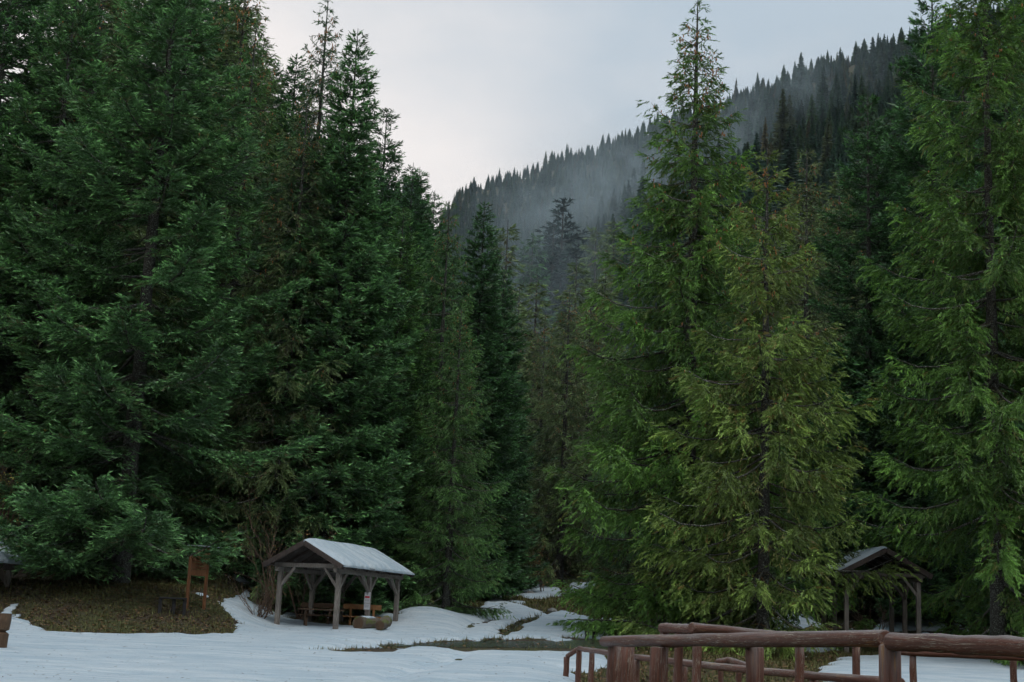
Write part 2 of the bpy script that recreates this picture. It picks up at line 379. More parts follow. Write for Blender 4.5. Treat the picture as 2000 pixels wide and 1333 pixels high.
def snow_sd(x, y):
    P = np.stack([np.ravel(x), np.ravel(y)], -1)
    s = np.full(len(P), -1e9)
    for p in SNOW_IN: s = np.maximum(s, sdist(P, p))
    for p in BARE: s = np.minimum(s, -sdist(P, p))
    s = s + 0.9 * (fbm(P[:, 0] * 1.9, P[:, 1] * 0.9, 21, 6) - 0.47) + 0.9 * (fbm(P[:, 0] * 0.5, P[:, 1] * 0.3, 31, 2) - 0.37) * 0.4
    patch = (fbm(P[:, 0] * 0.9, P[:, 1] * 0.5, 41, 5) - 0.575) * 3          # old snow left in hollows round the edges
    return np.where((s < 0) & (s > -2.2), np.maximum(s, np.where(patch > 0, patch * 0.5, -9) * ss((s + 2.2) / 1.5) - 0.02), s)
def snow_z(x, y):
    s = snow_sd(x, y).reshape(np.shape(x))
    T = 0.05 + 0.10 * ss(s / 0.5) + 0.05 * fbm(x * 0.5, y * 0.3, 51, 4)
    # trodden path and drifts
    pathx = -2.3 + 0.05 * (y - 30) + 0.5 * np.sin(y * 0.3); d = np.abs(x - pathx)
    tread = ss(1 - d / 0.8) * (0.03 + 0.17 * vn(x * 3.4, y * 1.9, 61))
    drift = 0.07 * (fbm(x * 0.22, y * 0.75, 71, 4) - 0.45)
    z = gh(x, y) + np.where(s > 0, T * ss(s / 0.22) - tread * ss(s) + drift * ss(s / 1.5), 0) - 0.03 - np.where(s < 0, 0.12, 0.0)
    return z
sx = np.arange(-24, 26, 0.14); sy = axis([(4, 26, 0.8), (26, 66, 0.13), (66, 112, 0.45)])
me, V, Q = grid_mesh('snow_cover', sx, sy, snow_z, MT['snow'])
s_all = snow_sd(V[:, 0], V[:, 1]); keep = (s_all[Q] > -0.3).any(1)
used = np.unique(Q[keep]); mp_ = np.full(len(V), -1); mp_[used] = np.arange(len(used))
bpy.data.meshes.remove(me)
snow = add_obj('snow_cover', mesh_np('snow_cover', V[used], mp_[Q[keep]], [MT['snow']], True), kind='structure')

def ribbon(name, pts, wd, mat, kind, lift=0.012):
    P = np.array([hit(a, b) for a, b in pts]); t = np.linspace(0, len(P) - 1, 90)
    C = np.stack([np.interp(t, range(len(P)), P[:, k]) for k in (0, 1)], -1); Wd = np.interp(t, range(len(P)), wd)
    T = np.gradient(C, axis=0); T /= np.linalg.norm(T, axis=1)[:, None] + 1e-9; Nn = np.stack([-T[:, 1], T[:, 0]], -1)
    k = 9; off = np.linspace(-1, 1, k)
    G = C[:, None] + Nn[:, None] * (off[None, :, None] * (Wd[:, None, None] * (0.8 + 0.5 * vn(t * 0.7, t * 0, 5))[:, None, None]))
    Z = gh(G[..., 0], G[..., 1]) + lift
    V = np.concatenate([G, Z[..., None]], -1).reshape(-1, 3); i = np.arange(90 * k).reshape(90, k)
    Q = np.stack([i[:-1, :-1], i[:-1, 1:], i[1:, 1:], i[1:, :-1]], -1).reshape(-1, 4)
    return add_obj(name, mesh_np(name, V, Q, [mat], True), kind=kind)
ribbon('stream', [(640, 1257), (760, 1262), (880, 1261), (980, 1260), (1100, 1260), (1260, 1257)], [0.1, 0.35, 1.2, 1.6, 2.0, 2.0], MT['water'], 'structure')
ribbon('stream_branch', [(960, 1256), (985, 1238), (1010, 1225), (1040, 1208), (1075, 1197)], [0.5, 0.4, 0.4, 0.6, 0.3], MT['water'], 'structure', 0.016)

# ------------------------------------------------------------------ conifers
def unit(v): return v / (np.linalg.norm(v, axis=-1, keepdims=True) + 1e-9)
def conifer(name, seed, H, prof, kind, dens=1.0, blade=(0.23, 0.06), nblade=4, zb=0.6, gap=0.12, spacing=0.5, trunk_r=0.36, cones=0, topsparse=0.0, tipcol=0.4, nwh=8, tin=0.3, tight=(0.2, 0.65), extra=(), cut=None):
    """prof: list of (height fraction, branch length in metres). Returns meshes for trunk, crown, cones."""
    g = np.random.default_rng(seed)
    pf = np.array(prof)
    zs = []; z = zb
    while z < H - 0.25:
        n = nwh if z < H * 0.75 else (max(nwh - 1, 5) if z < H * 0.9 else 5)
        ph = g.uniform(0, 6.28)
        for k in range(n):
            if g.random() > gap: zs.append((z + g.normal(0, 0.13) * spacing, ph + k * 6.283 / n + g.uniform(-0.3, 0.3)))
        z += spacing * g.uniform(0.75, 1.25) * (1.0 if z < H * 0.8 else 0.75)
    if cut: zs = [q for q in zs if not (q[0] < cut[2] + g.uniform(-0.6, 0.6) and abs((q[1] - cut[0] + math.pi) % (2 * math.pi) - math.pi) < cut[1])]
    zs = zs + [(q[0], q[1]) for q in extra]
    zs = np.array(zs); nb = len(zs); z0 = np.minimum(zs[:, 0], H - 0.15); az = zs[:, 1]; rel = z0 / H
    # lobes: whole sides of the crown reach further than others
    lob = 0.66 + 0.56 * vn(az * 2.0 + 5, z0 * 0.5 + seed, seed)
    L = np.interp(rel, pf[:, 0], pf[:, 1]) * g.uniform(0.75, 1.15, nb) * lob
    L = np.maximum(L, 0.18)
    if extra: L[-len(extra):] = [q[2] for q in extra]
    if kind == 'fir':
        sl = np.interp(rel, [0, 0.3, 0.7, 1], [-0.24, -0.10, 0.06, 0.7]) + g.normal(0, 0.06, nb); sag = 0.26; upt = 0.22
    else:
        sl = np.interp(rel, [0, 0.3, 0.7, 1], [-0.34, -0.22, 0.02, 0.8]) + g.normal(0, 0.06, nb); sag = 0.26; upt = 0.26
    sgf = np.interp(rel, [0, 0.8, 1], [1, 0.9, 0.1])
    out_ = np.stack([np.cos(az), np.sin(az), np.zeros(nb)], -1); lat = np.stack([-np.sin(az), np.cos(az), np.zeros(nb)], -1)
    crv = g.normal(0, 0.10, nb)
    base = np.stack([np.zeros(nb), np.zeros(nb), z0], -1)
    def bp(i, t):
        zz = L[i] * (sl[i] * t - sag * sgf[i] * t * (1 - 0.55 * t) + upt * sgf[i] * t ** 4)
        zz = np.maximum(zz, 0.55 - z0[i])
        return base[i] + out_[i] * (L[i] * t)[:, None] + lat[i] * (L[i] * crv[i] * t * t)[:, None] + np.array([0, 0, 1.0]) * zz[:, None]
    def bt(i, t):
        return unit(bp(i, np.minimum(t + 0.03, 1.06)) - bp(i, t - 0.03))
    # branchlets
    cnt = np.maximum((L * (1.25 - tin) * (17.0 if kind == 'fir' else 15.0) * dens).astype(int), 4)
    bi = np.repeat(np.arange(nb), cnt)
    lo = np.minimum(tin, 0.25 + 0.0 * L)[bi] if L.max() < 1 else np.interp(L[bi], [0.8, 3.0], [0.12, tin])
    t = lo + (1 - lo) * g.uniform(0, 1, len(bi)) ** 0.85
    keepm = g.random(len(bi)) < (1 - topsparse * np.interp(rel[bi], [0.68, 0.86, 1], [0, 1, 0.8])); bi = bi[keepm]; t = t[keepm]
    side = np.where(g.random(len(bi)) < 0.5, -1.0, 1.0); Pp = bp(bi, t); T = bt(bi, t)
    tip = t
    if kind == 'fir':
        l = np.minimum(L[bi] * 0.42 * (1.06 - t) ** 0.75 + 0.16, 1.25) * g.uniform(0.7, 1.15, len(bi))
        D = unit(T * 0.55 + lat[bi] * (side * g.uniform(0.5, 1.1, len(bi)))[:, None] + np.stack([g.normal(0, .12, len(bi)), g.normal(0, .12, len(bi)), g.normal(-0.05, 0.10, len(bi))], -1))
        dr = -0.14
    else:
        l = np.minimum(L[bi] * 0.36 * (1.12 - t) ** 0.5 + 0.2, 0.9) * g.uniform(0.6, 1.2, len(bi))
        hang = 0.85 * g.uniform(0.0, 1.0, len(bi)) ** 1.5 + 0.16 * np.interp(rel[bi], [0, 0.85, 1], [1, 0.9, 0.3])
        D = unit(T * 0.7 + lat[bi] * (side * g.uniform(0.3, 0.9, len(bi)))[:, None] - np.array([0, 0, 1.0]) * hang[:, None])
        dr = -0.30
    # twigs
    tc_ = np.maximum(np.ceil(l / 0.18).astype(int), 2)
    ti = np.repeat(np.arange(len(bi)), tc_)
    q = g.uniform(0.05, 1, len(ti)); ll = l[ti] * q
    Tp = Pp[ti] + D[ti] * ll[:, None] + np.array([0, 0, 1.0]) * (dr * ll * ll)[:, None]
    Dl = unit(D[ti] + np.array([0, 0, 1.0]) * (1.6 * dr * ll)[:, None])
    sdv = unit(np.cross(Dl, np.array([0, 0, 1.0])))
    s2 = np.where(g.random(len(ti)) < 0.5, -1.0, 1.0)
    if kind == 'fir':
        Td = unit(Dl + sdv * (s2 * g.uniform(0.2, 0.9, len(ti)))[:, None] + g.normal(0, 0.12, (len(ti), 3)) + np.array([0, 0, 0.10])); tl = g.uniform(0.16, 0.34, len(ti))
    else:
        Td = unit(Dl * 0.8 + sdv * (s2 * g.uniform(0.0, 0.55, len(ti)))[:, None] + g.normal(0, 0.14, (len(ti), 3)) - np.array([0, 0, 0.10])); tl = g.uniform(0.12, 0.30, len(ti))
    # needle sprays
    nt_ = len(ti); k = np.repeat(np.arange(nt_), nblade)
    u_ = np.tile((np.arange(nblade) + 0.3) / nblade, nt_) + g.uniform(-0.08, 0.08, len(k))
    Bp = Tp[k] + Td[k] * (tl[k] * u_)[:, None]
    rnd = g.normal(0, 1, (len(k), 3))
    rnd[:, 2] *= 0.5 if kind == 'fir' else 0.8
    perp = unit(rnd - Td[k] * np.sum(rnd * Td[k], -1, keepdims=True))
    Bd = unit(Td[k] + perp * g.uniform(*tight, len(k))[:, None])
    wv = unit(np.cross(Bd, np.array([0, 0, 1.0]) + g.normal(0, 0.55 if kind == 'fir' else 0.8, (len(k), 3))))
    bl = blade[0] * g.uniform(0.65, 1.2, len(k)); bw = blade[1] * g.uniform(0.7, 1.25, len(k))
    A = Bp + wv * (bw / 2)[:, None]; B = Bp - wv * (bw / 2)[:, None]; C = Bp + Bd * bl[:, None]
    V = np.stack([A, B, C], 1).reshape(-1, 3)
    # colour: each branch a little different, young tips paler, with sky-lit highlights painted in
    bc = g.normal(1, 0.13 if kind == 'fir' else 0.2, nb)[bi][ti][k]; tw = g.normal(1, 0.16 if kind == 'fir' else 0.07, nt_)[k] * g.normal(1, 0.02 if kind == 'fir' else 0.12, len(bi))[ti][k]
    tip_lift = np.clip(q[k] * 1.5 - 0.7, 0, 1) * np.clip(u_ * 1.4, 0.2, 1) * (g.random(nt_) < 0.75)[k] * tipcol * 2 * 1.0
    if kind != 'fir': tip_lift = (np.clip(q * 1.35 - 0.4, 0, 1) * np.interp(t[ti], [0.3, 0.75], [0.25, 1]) * g.uniform(0.15, 1.0, len(bi))[ti])[k] * tipcol * 1.15
    v_ = np.clip(bc * tw, 0.5, 1.6) * 1.15
    dead = (g.random(len(bi)) < 0.035)[ti][k]
    c = np.stack([v_ * (1 + tip_lift * 3.6), v_ * (1 + tip_lift * 3.4), v_ * (1 + tip_lift * 2.9)], -1)
    c[dead] = np.array([1.5, 0.8, 0.9]) * v_[dead][:, None]
    lich = (g.random(len(bi)) < (0.05 if kind == 'fir' else 0.07) * (t < 0.6))[ti][k]
    c[lich] = np.array([2.6, 1.75, 2.6]) * v_[lich][:, None]
    di = np.repeat(np.arange(nb), np.maximum((L * 5 * min(dens, 1)).astype(int), 1)); td = g.uniform(0.06, 0.55, len(di)); Pd = bp(di, td)
    Dd = unit(bt(di, td) * 0.6 + lat[di] * g.uniform(-1, 1, len(di))[:, None] + np.stack([g.normal(0, .3, len(di)), g.normal(0, .3, len(di)), g.normal(-0.25, .35, len(di))], -1))
    wd_ = unit(np.cross(Dd, g.normal(0, 1, (len(di), 3)))) * (0.012 if dens > 0.6 else 0.03); ld = (g.uniform(0.25, 0.8, len(di)) * np.minimum(L[di], 2) / 2)[:, None]
    V = np.concatenate([V, np.stack([Pd + wd_, Pd - wd_, Pd + Dd * ld], 1).reshape(-1, 3)])
    gd = g.uniform(0.6, 1.5, len(di))[:, None] * np.where((g.random(len(di)) < 0.4)[:, None], np.array([2.6, 1.5, 2.4]), np.array([1.2, 0.45, 0.8]))
    c = np.concatenate([c, gd])
    crown = mesh_np(name + '_crown', V, np.arange(len(V)).reshape(-1, 3), [MT['needles']], False, None, np.repeat(c, 3, 0))
    # trunk with its limbs
    nr = 26; ns = 9; zt = np.linspace(0, H, nr) ; rt = trunk_r * (1 - (zt / H)) ** 0.85 + 0.012 + 0.35 * trunk_r * np.exp(-zt / 0.5)
    an = np.arange(ns) * 6.2832 / ns; wob = np.cumsum(g.normal(0, 0.015, (nr, 2)), 0)
    TV = np.stack([rt[:, None] * np.cos(an) * (1 + 0.08 * g.normal(0, 1, (nr, ns))) + 0 * wob[:, :1], rt[:, None] * np.sin(an) + 0 * wob[:, 1:], np.repeat(zt[:, None], ns, 1)], -1).reshape(-1, 3)
    TV[:ns, 2] -= 0.4
    i = np.arange(nr * ns).reshape(nr, ns)
    TQ = np.stack([i[:-1], np.roll(i, -1, 1)[:-1], np.roll(i, -1, 1)[1:], i[1:]], -1).reshape(-1, 4)
    m = 6; tt = np.linspace(0, 0.96, m); bidx = np.repeat(np.arange(nb), m); tb = np.tile(tt, nb)
    Cc = bp(bidx, tb); Tt = bt(bidx, np.maximum(tb, 0.03)); s_ = unit(np.cross(Tt, np.array([0, 0, 1.0]))); n_ = np.cross(s_, Tt)
    rb = (1.0 if kind == "fir" else 1.1) * (0.012 + 0.0105 * L[bidx]) * (1 - 0.85 * tb) + 0.004
    ring = np.stack([Cc + s_ * rb[:, None] * math.cos(q_) + n_ * rb[:, None] * math.sin(q_) for q_ in (0, 2.09, 4.19)], 1)
    BV = ring.reshape(-1, 3); j = np.arange(nb * m * 3).reshape(nb, m, 3)
    BQ = np.stack([j[:, :-1], np.roll(j, -1, 2)[:, :-1], np.roll(j, -1, 2)[:, 1:], j[:, 1:]], -1).reshape(-1, 4)
    cc = np.concatenate([np.full((len(TV), 3), 0.9), np.repeat(np.repeat(g.uniform(0.7, 1.7, nb) if kind == 'fir' else g.uniform(0.8, 2.4, nb), m * 3)[:, None], 3, 1)])
    trunk = mesh_np(name + '_trunk', np.concatenate([TV, BV]), np.concatenate([TQ, BQ + len(TV)]), [MT['bark']], True, None, cc)
    res = dict(trunk=trunk, crown=crown, H=H)
    if cones:
        ok = np.where((rel > 0.42) & (L > 0.4))[0]; wgt = np.interp(rel[ok], [0.42, 0.7, 1], [0.15, 1, 1.2]); ci = g.choice(ok, cones, p=wgt / wgt.sum())
        tcn = g.uniform(0.72, 1.0, cones); Pc = bp(ci, tcn) + g.normal(0, 0.07, (cones, 3)); ln = g.uniform(0.11, 0.17, cones)
        prof_ = [(0.0, 0.1), (0.25, 1.0), (0.6, 0.85), (1.0, 0.08)]
        VV = []
        for (f, rr) in prof_:
            for kk in range(5):
                VV.append(Pc + np.stack([np.cos(kk * 1.2566) * rr * 0.026 * np.ones(cones), np.sin(kk * 1.2566) * rr * 0.026 * np.ones(cones), -f * ln - 0.03], -1))
        VV = np.stack(VV, 1).reshape(-1, 3); b_ = (np.arange(cones) * 20)[:, None, None]
        jj = np.array([[r * 5 + k_, r * 5 + (k_ + 1) % 5, r * 5 + 5 + (k_ + 1) % 5, r * 5 + 5 + k_] for r in range(3) for k_ in range(5)])
        res['cones'] = mesh_np(name + '_cones', VV, (jj[None] + b_).reshape(-1, 4), [MT['cone']], True)
    return res
FIR_BIG = [(0, 5.4), (0.08, 6.4), (0.3, 5.8), (0.55, 4.6), (0.8, 2.7), (0.94, 1.0), (1, 0.12)]
FIR_MID = [(0, 3.6), (0.1, 4.4), (0.35, 4.0), (0.6, 3.0), (0.85, 1.45), (1, 0.1)]
FIR_SLIM = [(0, 2.6), (0.1, 3.2), (0.4, 2.7), (0.7, 1.7), (0.9, 0.75), (1, 0.1)]
SPR_WIDE = [(0, 4.2), (0.1, 5.0), (0.35, 4.6), (0.6, 3.6), (0.8, 2.3), (0.93, 1.0), (1, 0.12)]
SPR_TALL = [(0, 4.4), (0.08, 5.3), (0.3, 4.9), (0.5, 3.7), (0.64, 2.6), (0.76, 1.7), (0.84, 1.15), (0.9, 0.85), (0.95, 0.45), (1, 0.08)]
SPR_MID = [(0, 3.2), (0.1, 3.9), (0.35, 3.5), (0.65, 2.4), (0.85, 1.3), (1, 0.1)]
SPR_SLIM = [(0, 2.6), (0.1, 3.1), (0.4, 2.6), (0.7, 1.7), (0.9, 0.8), (1, 0.1)]
SB = (0.125, 0.040)
TREE = dict(
    fir_big=conifer('fir_big', 1, 26, FIR_BIG, 'fir', 1.2, (0.18, 0.062), zb=1.2, trunk_r=0.36, gap=0.1, spacing=0.94, nwh=8, tin=0.18, cut=(-0.3, 0.8, 5.5),
                    extra=[(3.4, -1.10, 7.2), (2.5, -1.04, 7.4), (2.2, -1.35, 6.0), (2.9, -1.75, 6.0), (2.4, -2.15, 5.8), (3.8, -1.5, 6.3), (2.0, -2.6, 5.4)]),
    fir_mid=conifer('fir_mid', 2, 25, FIR_MID, 'fir', 1.25, (0.18, 0.06), spacing=0.80, nwh=8, tin=0.18, trunk_r=0.28),
    fir_slim=conifer('fir_slim', 3, 24, FIR_SLIM, 'fir', 1.4, (0.18, 0.06), trunk_r=0.19, spacing=0.62, nwh=8, tin=0.12, gap=0.06),
    spruce_wide=conifer('spruce_wide', 4, 27, [(0, 3.6), (0.09, 4.6), (0.24, 4.8), (0.38, 4.5), (0.6, 3.5), (0.8, 2.2), (0.93, 1.0), (1, 0.12)], 'spruce', 1.6, (0.13, 0.043), 6, zb=1.2, trunk_r=0.3, cones=160, gap=0.12, spacing=1.0, nwh=8, tin=0.16, cut=(math.pi, 1.15, 5.2), extra=[(3.2, -1.5, 4.6), (2.3, -1.2, 4.4), (4.2, -1.85, 4.4), (2.8, -0.7, 4.6), (3.6, -1.1, 4.8)]),
    spruce_tall=conifer('spruce_tall', 5, 26, SPR_TALL, 'spruce', 1.5, (0.13, 0.043), 6, cones=420, topsparse=0.5, spacing=0.80, tin=0.12, gap=0.1, nwh=8),
    spruce_pale=conifer('spruce_pale', 6, 19, [(0, 4.2), (0.1, 4.8), (0.25, 4.4), (0.5, 3.0), (0.75, 1.7), (0.9, 0.8), (1, 0.1)], 'spruce', 1.45, SB, 7, zb=1.3, trunk_r=0.24, cones=170, gap=0.12, spacing=0.92, nwh=8, topsparse=0.2, tin=0.2, cut=(0.3, 1.25, 4.6)),
    spruce_mid=conifer('spruce_mid', 7, 24, SPR_MID, 'spruce', 1.0, SB, 7, cones=160, spacing=0.86, tin=0.2, trunk_r=0.28, nwh=7),
    spruce_slim=conifer('spruce_slim', 8, 23, SPR_SLIM, 'spruce', 0.9, SB, 7, trunk_r=0.22, cones=260, tin=0.15, spacing=0.66, nwh=7),
    low_fir=conifer('low_fir', 11, 22, FIR_MID, 'fir', 0.42, (0.40, 0.12), 3, trunk_r=0.26, spacing=0.95, gap=0.15, nwh=8, tin=0.2),
    low_spruce=conifer('low_spruce', 12, 22, SPR_SLIM, 'spruce', 0.42, (0.38, 0.11), 3, trunk_r=0.22, spacing=0.85, gap=0.15, nwh=7, tin=0.2),
    low_slim=conifer('low_slim', 13, 22, [(0, 2.4), (0.2, 2.6), (0.6, 1.8), (1, 0.1)], 'spruce', 0.45, (0.38, 0.11), 3, trunk_r=0.22, spacing=0.8, gap=0.12, nwh=7, tin=0.2))
grt = random.Random(5)
def plant(mesh, px, Y, top, name, label, group, color, wide=1.0, rz=None, x=None, cones=True):
    """base at pixel column px on the ground Y metres away, top at picture row `top`"""
    p = at(px, 1240, Y); gx_ = p[0] if x is None else x; gz = float(gh(gx_, Y))
    lean = 0.045 - (px - 1000) / 14000
    zt = at(px + lean * (1240 - top), top, Y)[2]; T = TREE[mesh]; s = (zt - gz) / T['H']
    o = empty(name, (gx_, Y, gz), grt.uniform(0, 6.28) if rz is None else rz); o.scale = (s * wide, s * wide, s)
    tag(o, label, 'tree', group)
    add_obj('trunk', T['trunk'], o)
    c = add_obj('crown', T['crown'], o); c.color = (*color, 1)
    if cones and 'cones' in T: add_obj('cone_cluster', T['cones'], o)['kind'] = 'stuff'
    return o
BLUE = (0.076, 0.164, 0.062); DARK = (0.051, 0.122, 0.045); MIDG = (0.080, 0.168, 0.048); OLIVE = (0.105, 0.155, 0.058); YEL = (0.145, 0.216, 0.052); FRESH = (0.088, 0.180, 0.036); BROWN = (0.096, 0.138, 0.054)
GL = 'conifers along the left edge of the clearing'; GR = 'conifers along the right edge of the clearing'; GV = 'conifers down the middle of the valley'
for a in [
    ('fir_big', 222, 57, -130, 'fir_tree', 'huge bushy silver-green fir rising from the bank behind the orange sign', GL, BLUE, 1.0, 0.0),
    ('spruce_slim', 66, 68, -150, 'spruce_tree', 'spruce hung with rusty cones, its crown at the top left between firs', GL, OLIVE, 1.25),
    ('fir_mid', 10, 63, -90, 'fir_tree', 'blue-green fir at the left edge behind the huge bushy fir', GL, BLUE, 1.05),
    ('fir_big', -130, 65, -160, 'fir_tree', 'dark fir cut by the left edge above the snowy shed roof', GL, DARK, 0.9),
    ('spruce_slim', 372, 70, -70, 'spruce_tree', 'twiggy-topped spruce just left of the open sky, topmost of the left slope', GL, OLIVE, 1.1),
    ('fir_slim', 345, 74, -60, 'fir_tree', 'dark narrow fir showing its tip beside the twiggy-topped spruce', GL, DARK, 1.0),
    ('spruce_mid', 400, 64, 44, 'spruce_tree', 'green spruce forming the right flank of the huge bushy fir', GL, MIDG, 0.95),
    ('spruce_slim', 420, 79, 78, 'spruce_tree', 'thin spruce tip just right of the green flank spruce', GL, OLIVE, 1.0),
    ('fir_slim', 446, 85, 112, 'fir_tree', 'small far fir tip low in the notch left of the tall thin spruce', GL, DARK, 1.0),
    ('fir_slim', 492, 80, 104, 'fir_tree', 'slender fir leaning close to the left of the tall thin spruce', GL, DARK, 1.0),
    ('spruce_tall', 549, 64, -12, 'spruce_tree', 'tall thin spruce reaching the top of the picture left of the open sky', GL, DARK, 0.72),
    ('fir_slim', 617, 62, 56, 'fir_tree', 'fir with a fishbone tip against the sky right of the tall thin spruce', GL, BLUE, 1.0),
    ('fir_mid', 690, 71, 212, 'fir_tree', 'dark fir one step lower down the skyline from the fishbone tip', GL, DARK, 0.9),
    ('fir_slim', 752, 79, 318, 'fir_tree', 'fir with a twin tip low on the left skyline', GL, DARK, 1.0),
    ('fir_slim', 766, 82, 326, 'fir_tree', 'narrow fir pressed against the right of the twin-tipped fir', GL, DARK, 1.0),
    ('fir_slim', 800, 87, 372, 'fir_tree', 'last small fir of the left skyline before the wooded hill', GL, DARK, 1.0),
    ('spruce_mid', 522, 62, 190, 'spruce_tree', 'brownish drooping spruce behind the open shelter with the snowy roof', GL, BROWN, 1.0),
    ('fir_mid', 648, 65, 300, 'fir_tree', 'dense dark fir standing right behind the snowy shelter roof', GL, DARK, 0.95),
    ('fir_mid', 738, 68, 405, 'fir_tree', 'dense dark fir right of the shelter above the snow mound', GL, MIDG, 0.9),
    ('spruce_mid', 832, 69, 392, 'spruce_tree', 'fresh green spruce at the right end of the left wall of trees', GL, MIDG, 0.9),
    ('fir_slim', 905, 80, 390, 'fir_tree', 'slim dark fir with a cone-laden tip standing against the misty hill', GV, DARK, 1.0),
    ('spruce_mid', 868, 65, 600, 'spruce_tree', 'lower yellow-green spruce in front of the left wall of trees by the snow edge', GL, MIDG, 1.1),
    ('fir_slim', 952, 88, 520, 'fir_tree', 'dark fir on the left bank at the narrow mouth of the valley', GV, DARK, 1.1),
    ('spruce_mid', 1088, 98, 562, 'spruce_tree', 'spruce with arched bare grey branches in the middle of the valley', GV, OLIVE, 1.05),
    ('spruce_slim', 1132, 106, 552, 'spruce_tree', 'rusty-topped spruce just right of the spruce with arched branches', GV, BROWN, 1.0),
    ('spruce_slim', 1040, 116, 612, 'spruce_tree', 'hazy spruce just left of the spruce with arched branches', GV, OLIVE, 1.1),
    ('spruce_tall', 1338, 60, -4, 'spruce_tree', 'tallest free-standing spruce with a thin cone-laden spire against the sky', GR, FRESH, 1.0),
    ('spruce_pale', 1490, 54, 288, 'spruce_tree', 'pale yellow-green spruce with lichened trunk in front of the tallest spruce', GR, YEL, 1.0, 0.0),
    ('spruce_wide', 1950, 54, -120, 'spruce_tree', 'massive green spruce at the right edge beside the half-hidden shelter', GR, FRESH, 0.98, 0.0),
    ('fir_mid', 1838, 68, -50, 'fir_tree', 'dark fir with spiky level branches against the sky behind the massive right spruce', GR, DARK, 0.85),
    ('fir_mid', 1700, 69, 185, 'fir_tree', 'dark blue-green fir between the pale spruce and the massive right spruce', GR, DARK, 0.9),
    ('fir_big', 2110, 56, -60, 'fir_tree', 'silver-green fir reaching in at the right edge of the picture', GR, BLUE, 0.75),
    ('spruce_mid', 1572, 77, 290, 'spruce_tree', 'olive spruce rising behind the right shoulder of the pale spruce', GR, OLIVE, 1.0),
    ('spruce_slim', 1640, 84, 330, 'spruce_tree', 'hazy olive spruce behind the dark blue-green fir', GR, OLIVE, 1.1),
    ('spruce_slim', 1440, 82, 400, 'spruce_tree', 'dark spruce half hidden between the tallest spruce and the pale spruce', GR, DARK, 1.2),
    ('spruce_mid', 1225, 84, 640, 'spruce_tree', 'dark spruce filling the gap left of the tallest spruce', GR, DARK, 1.0),
    ('fir_mid', 1780, 67, 520, 'fir_tree', 'dark low fir right behind the half-hidden shelter', GR, DARK, 1.0),
]:
    plant(*a)
# forest rows behind the edge trees
for i, (px, Y, top) in enumerate([(-60, 82, -120), (50, 80, -140), (130, 84, -130), (200, 82, -110), (262, 78, -90), (310, 86, -60), (360, 84, 20), (430, 92, 150), (500, 90, 220), (570, 78, 250), (620, 84, 270), (680, 90, 330), (740, 95, 400), (790, 98, 440), (850, 92, 500), (900, 104, 560)]):
    plant(['low_fir', 'low_spruce', 'low_fir'][i % 3], px, Y, top, 'conifer', 'dark conifer deep in the wood behind the left wall of trees', 'conifers deep in the left wood', DARK, 1.25)
for i, (px, Y, top) in enumerate([(1280, 92, 640), (1380, 96, 480), (1500, 98, 420), (1560, 108, 380), (1640, 104, 360), (1720, 90, 250), (1800, 88, 160), (1900, 84, 80), (1990, 82, 40), (2080, 86, 40)]):
    plant(['low_spruce', 'low_fir', 'low_spruce'][i % 3], px, Y, top, 'conifer', 'dark conifer deep in the wood behind the right edge trees', 'conifers deep in the right wood', OLIVE if i in (2, 3, 4) else DARK, 1.25)
# single trees on the valley floor that stand out from the hill
for px, Y, top, m, c, wd, lab in [
    (955, 150, 430, 'low_slim', OLIVE, 1.2, 'hazy spruce behind the slim dark fir with the cone-laden tip'), (1008, 170, 452, 'low_spruce', DARK, 1.1, 'hazy conifer just left of the broad dark fir on the valley floor'),
    (1068, 185, 386, 'low_fir', (0.02, 0.042, 0.034), 1.15, 'broad dark fir standing out on the misty valley floor'), (1050, 178, 440, 'low_fir', (0.02, 0.042, 0.034), 1.0, 'lower dark fir touching the left of the broad dark fir'),
    (1138, 165, 440, 'low_spruce', OLIVE, 1.2, 'grey-branched spruce right of the broad dark fir'), (1175, 175, 426, 'low_spruce', OLIVE, 1.1, 'second grey-branched spruce right of the broad dark fir'),
    (1215, 190, 418, 'low_slim', DARK, 1.1, 'dark slim spruce beside the left flank of the tallest spruce'), (1100, 140, 500, 'low_slim', OLIVE, 1.3, 'hazy spruce below the broad dark fir'), (1020, 135, 540, 'low_slim', OLIVE, 1.3, 'hazy spruce in the misty gap of the valley'), (1160, 132, 530, 'low_spruce', OLIVE, 1.2, 'hazy spruce above the rusty-topped spruce'), (985, 140, 560, 'low_slim', OLIVE, 1.3, 'hazy spruce beside the dark fir at the mouth of the valley')]:
    plant(m, px, Y, top, 'valley_conifer', lab, 'conifers on the valley floor', c, wd)

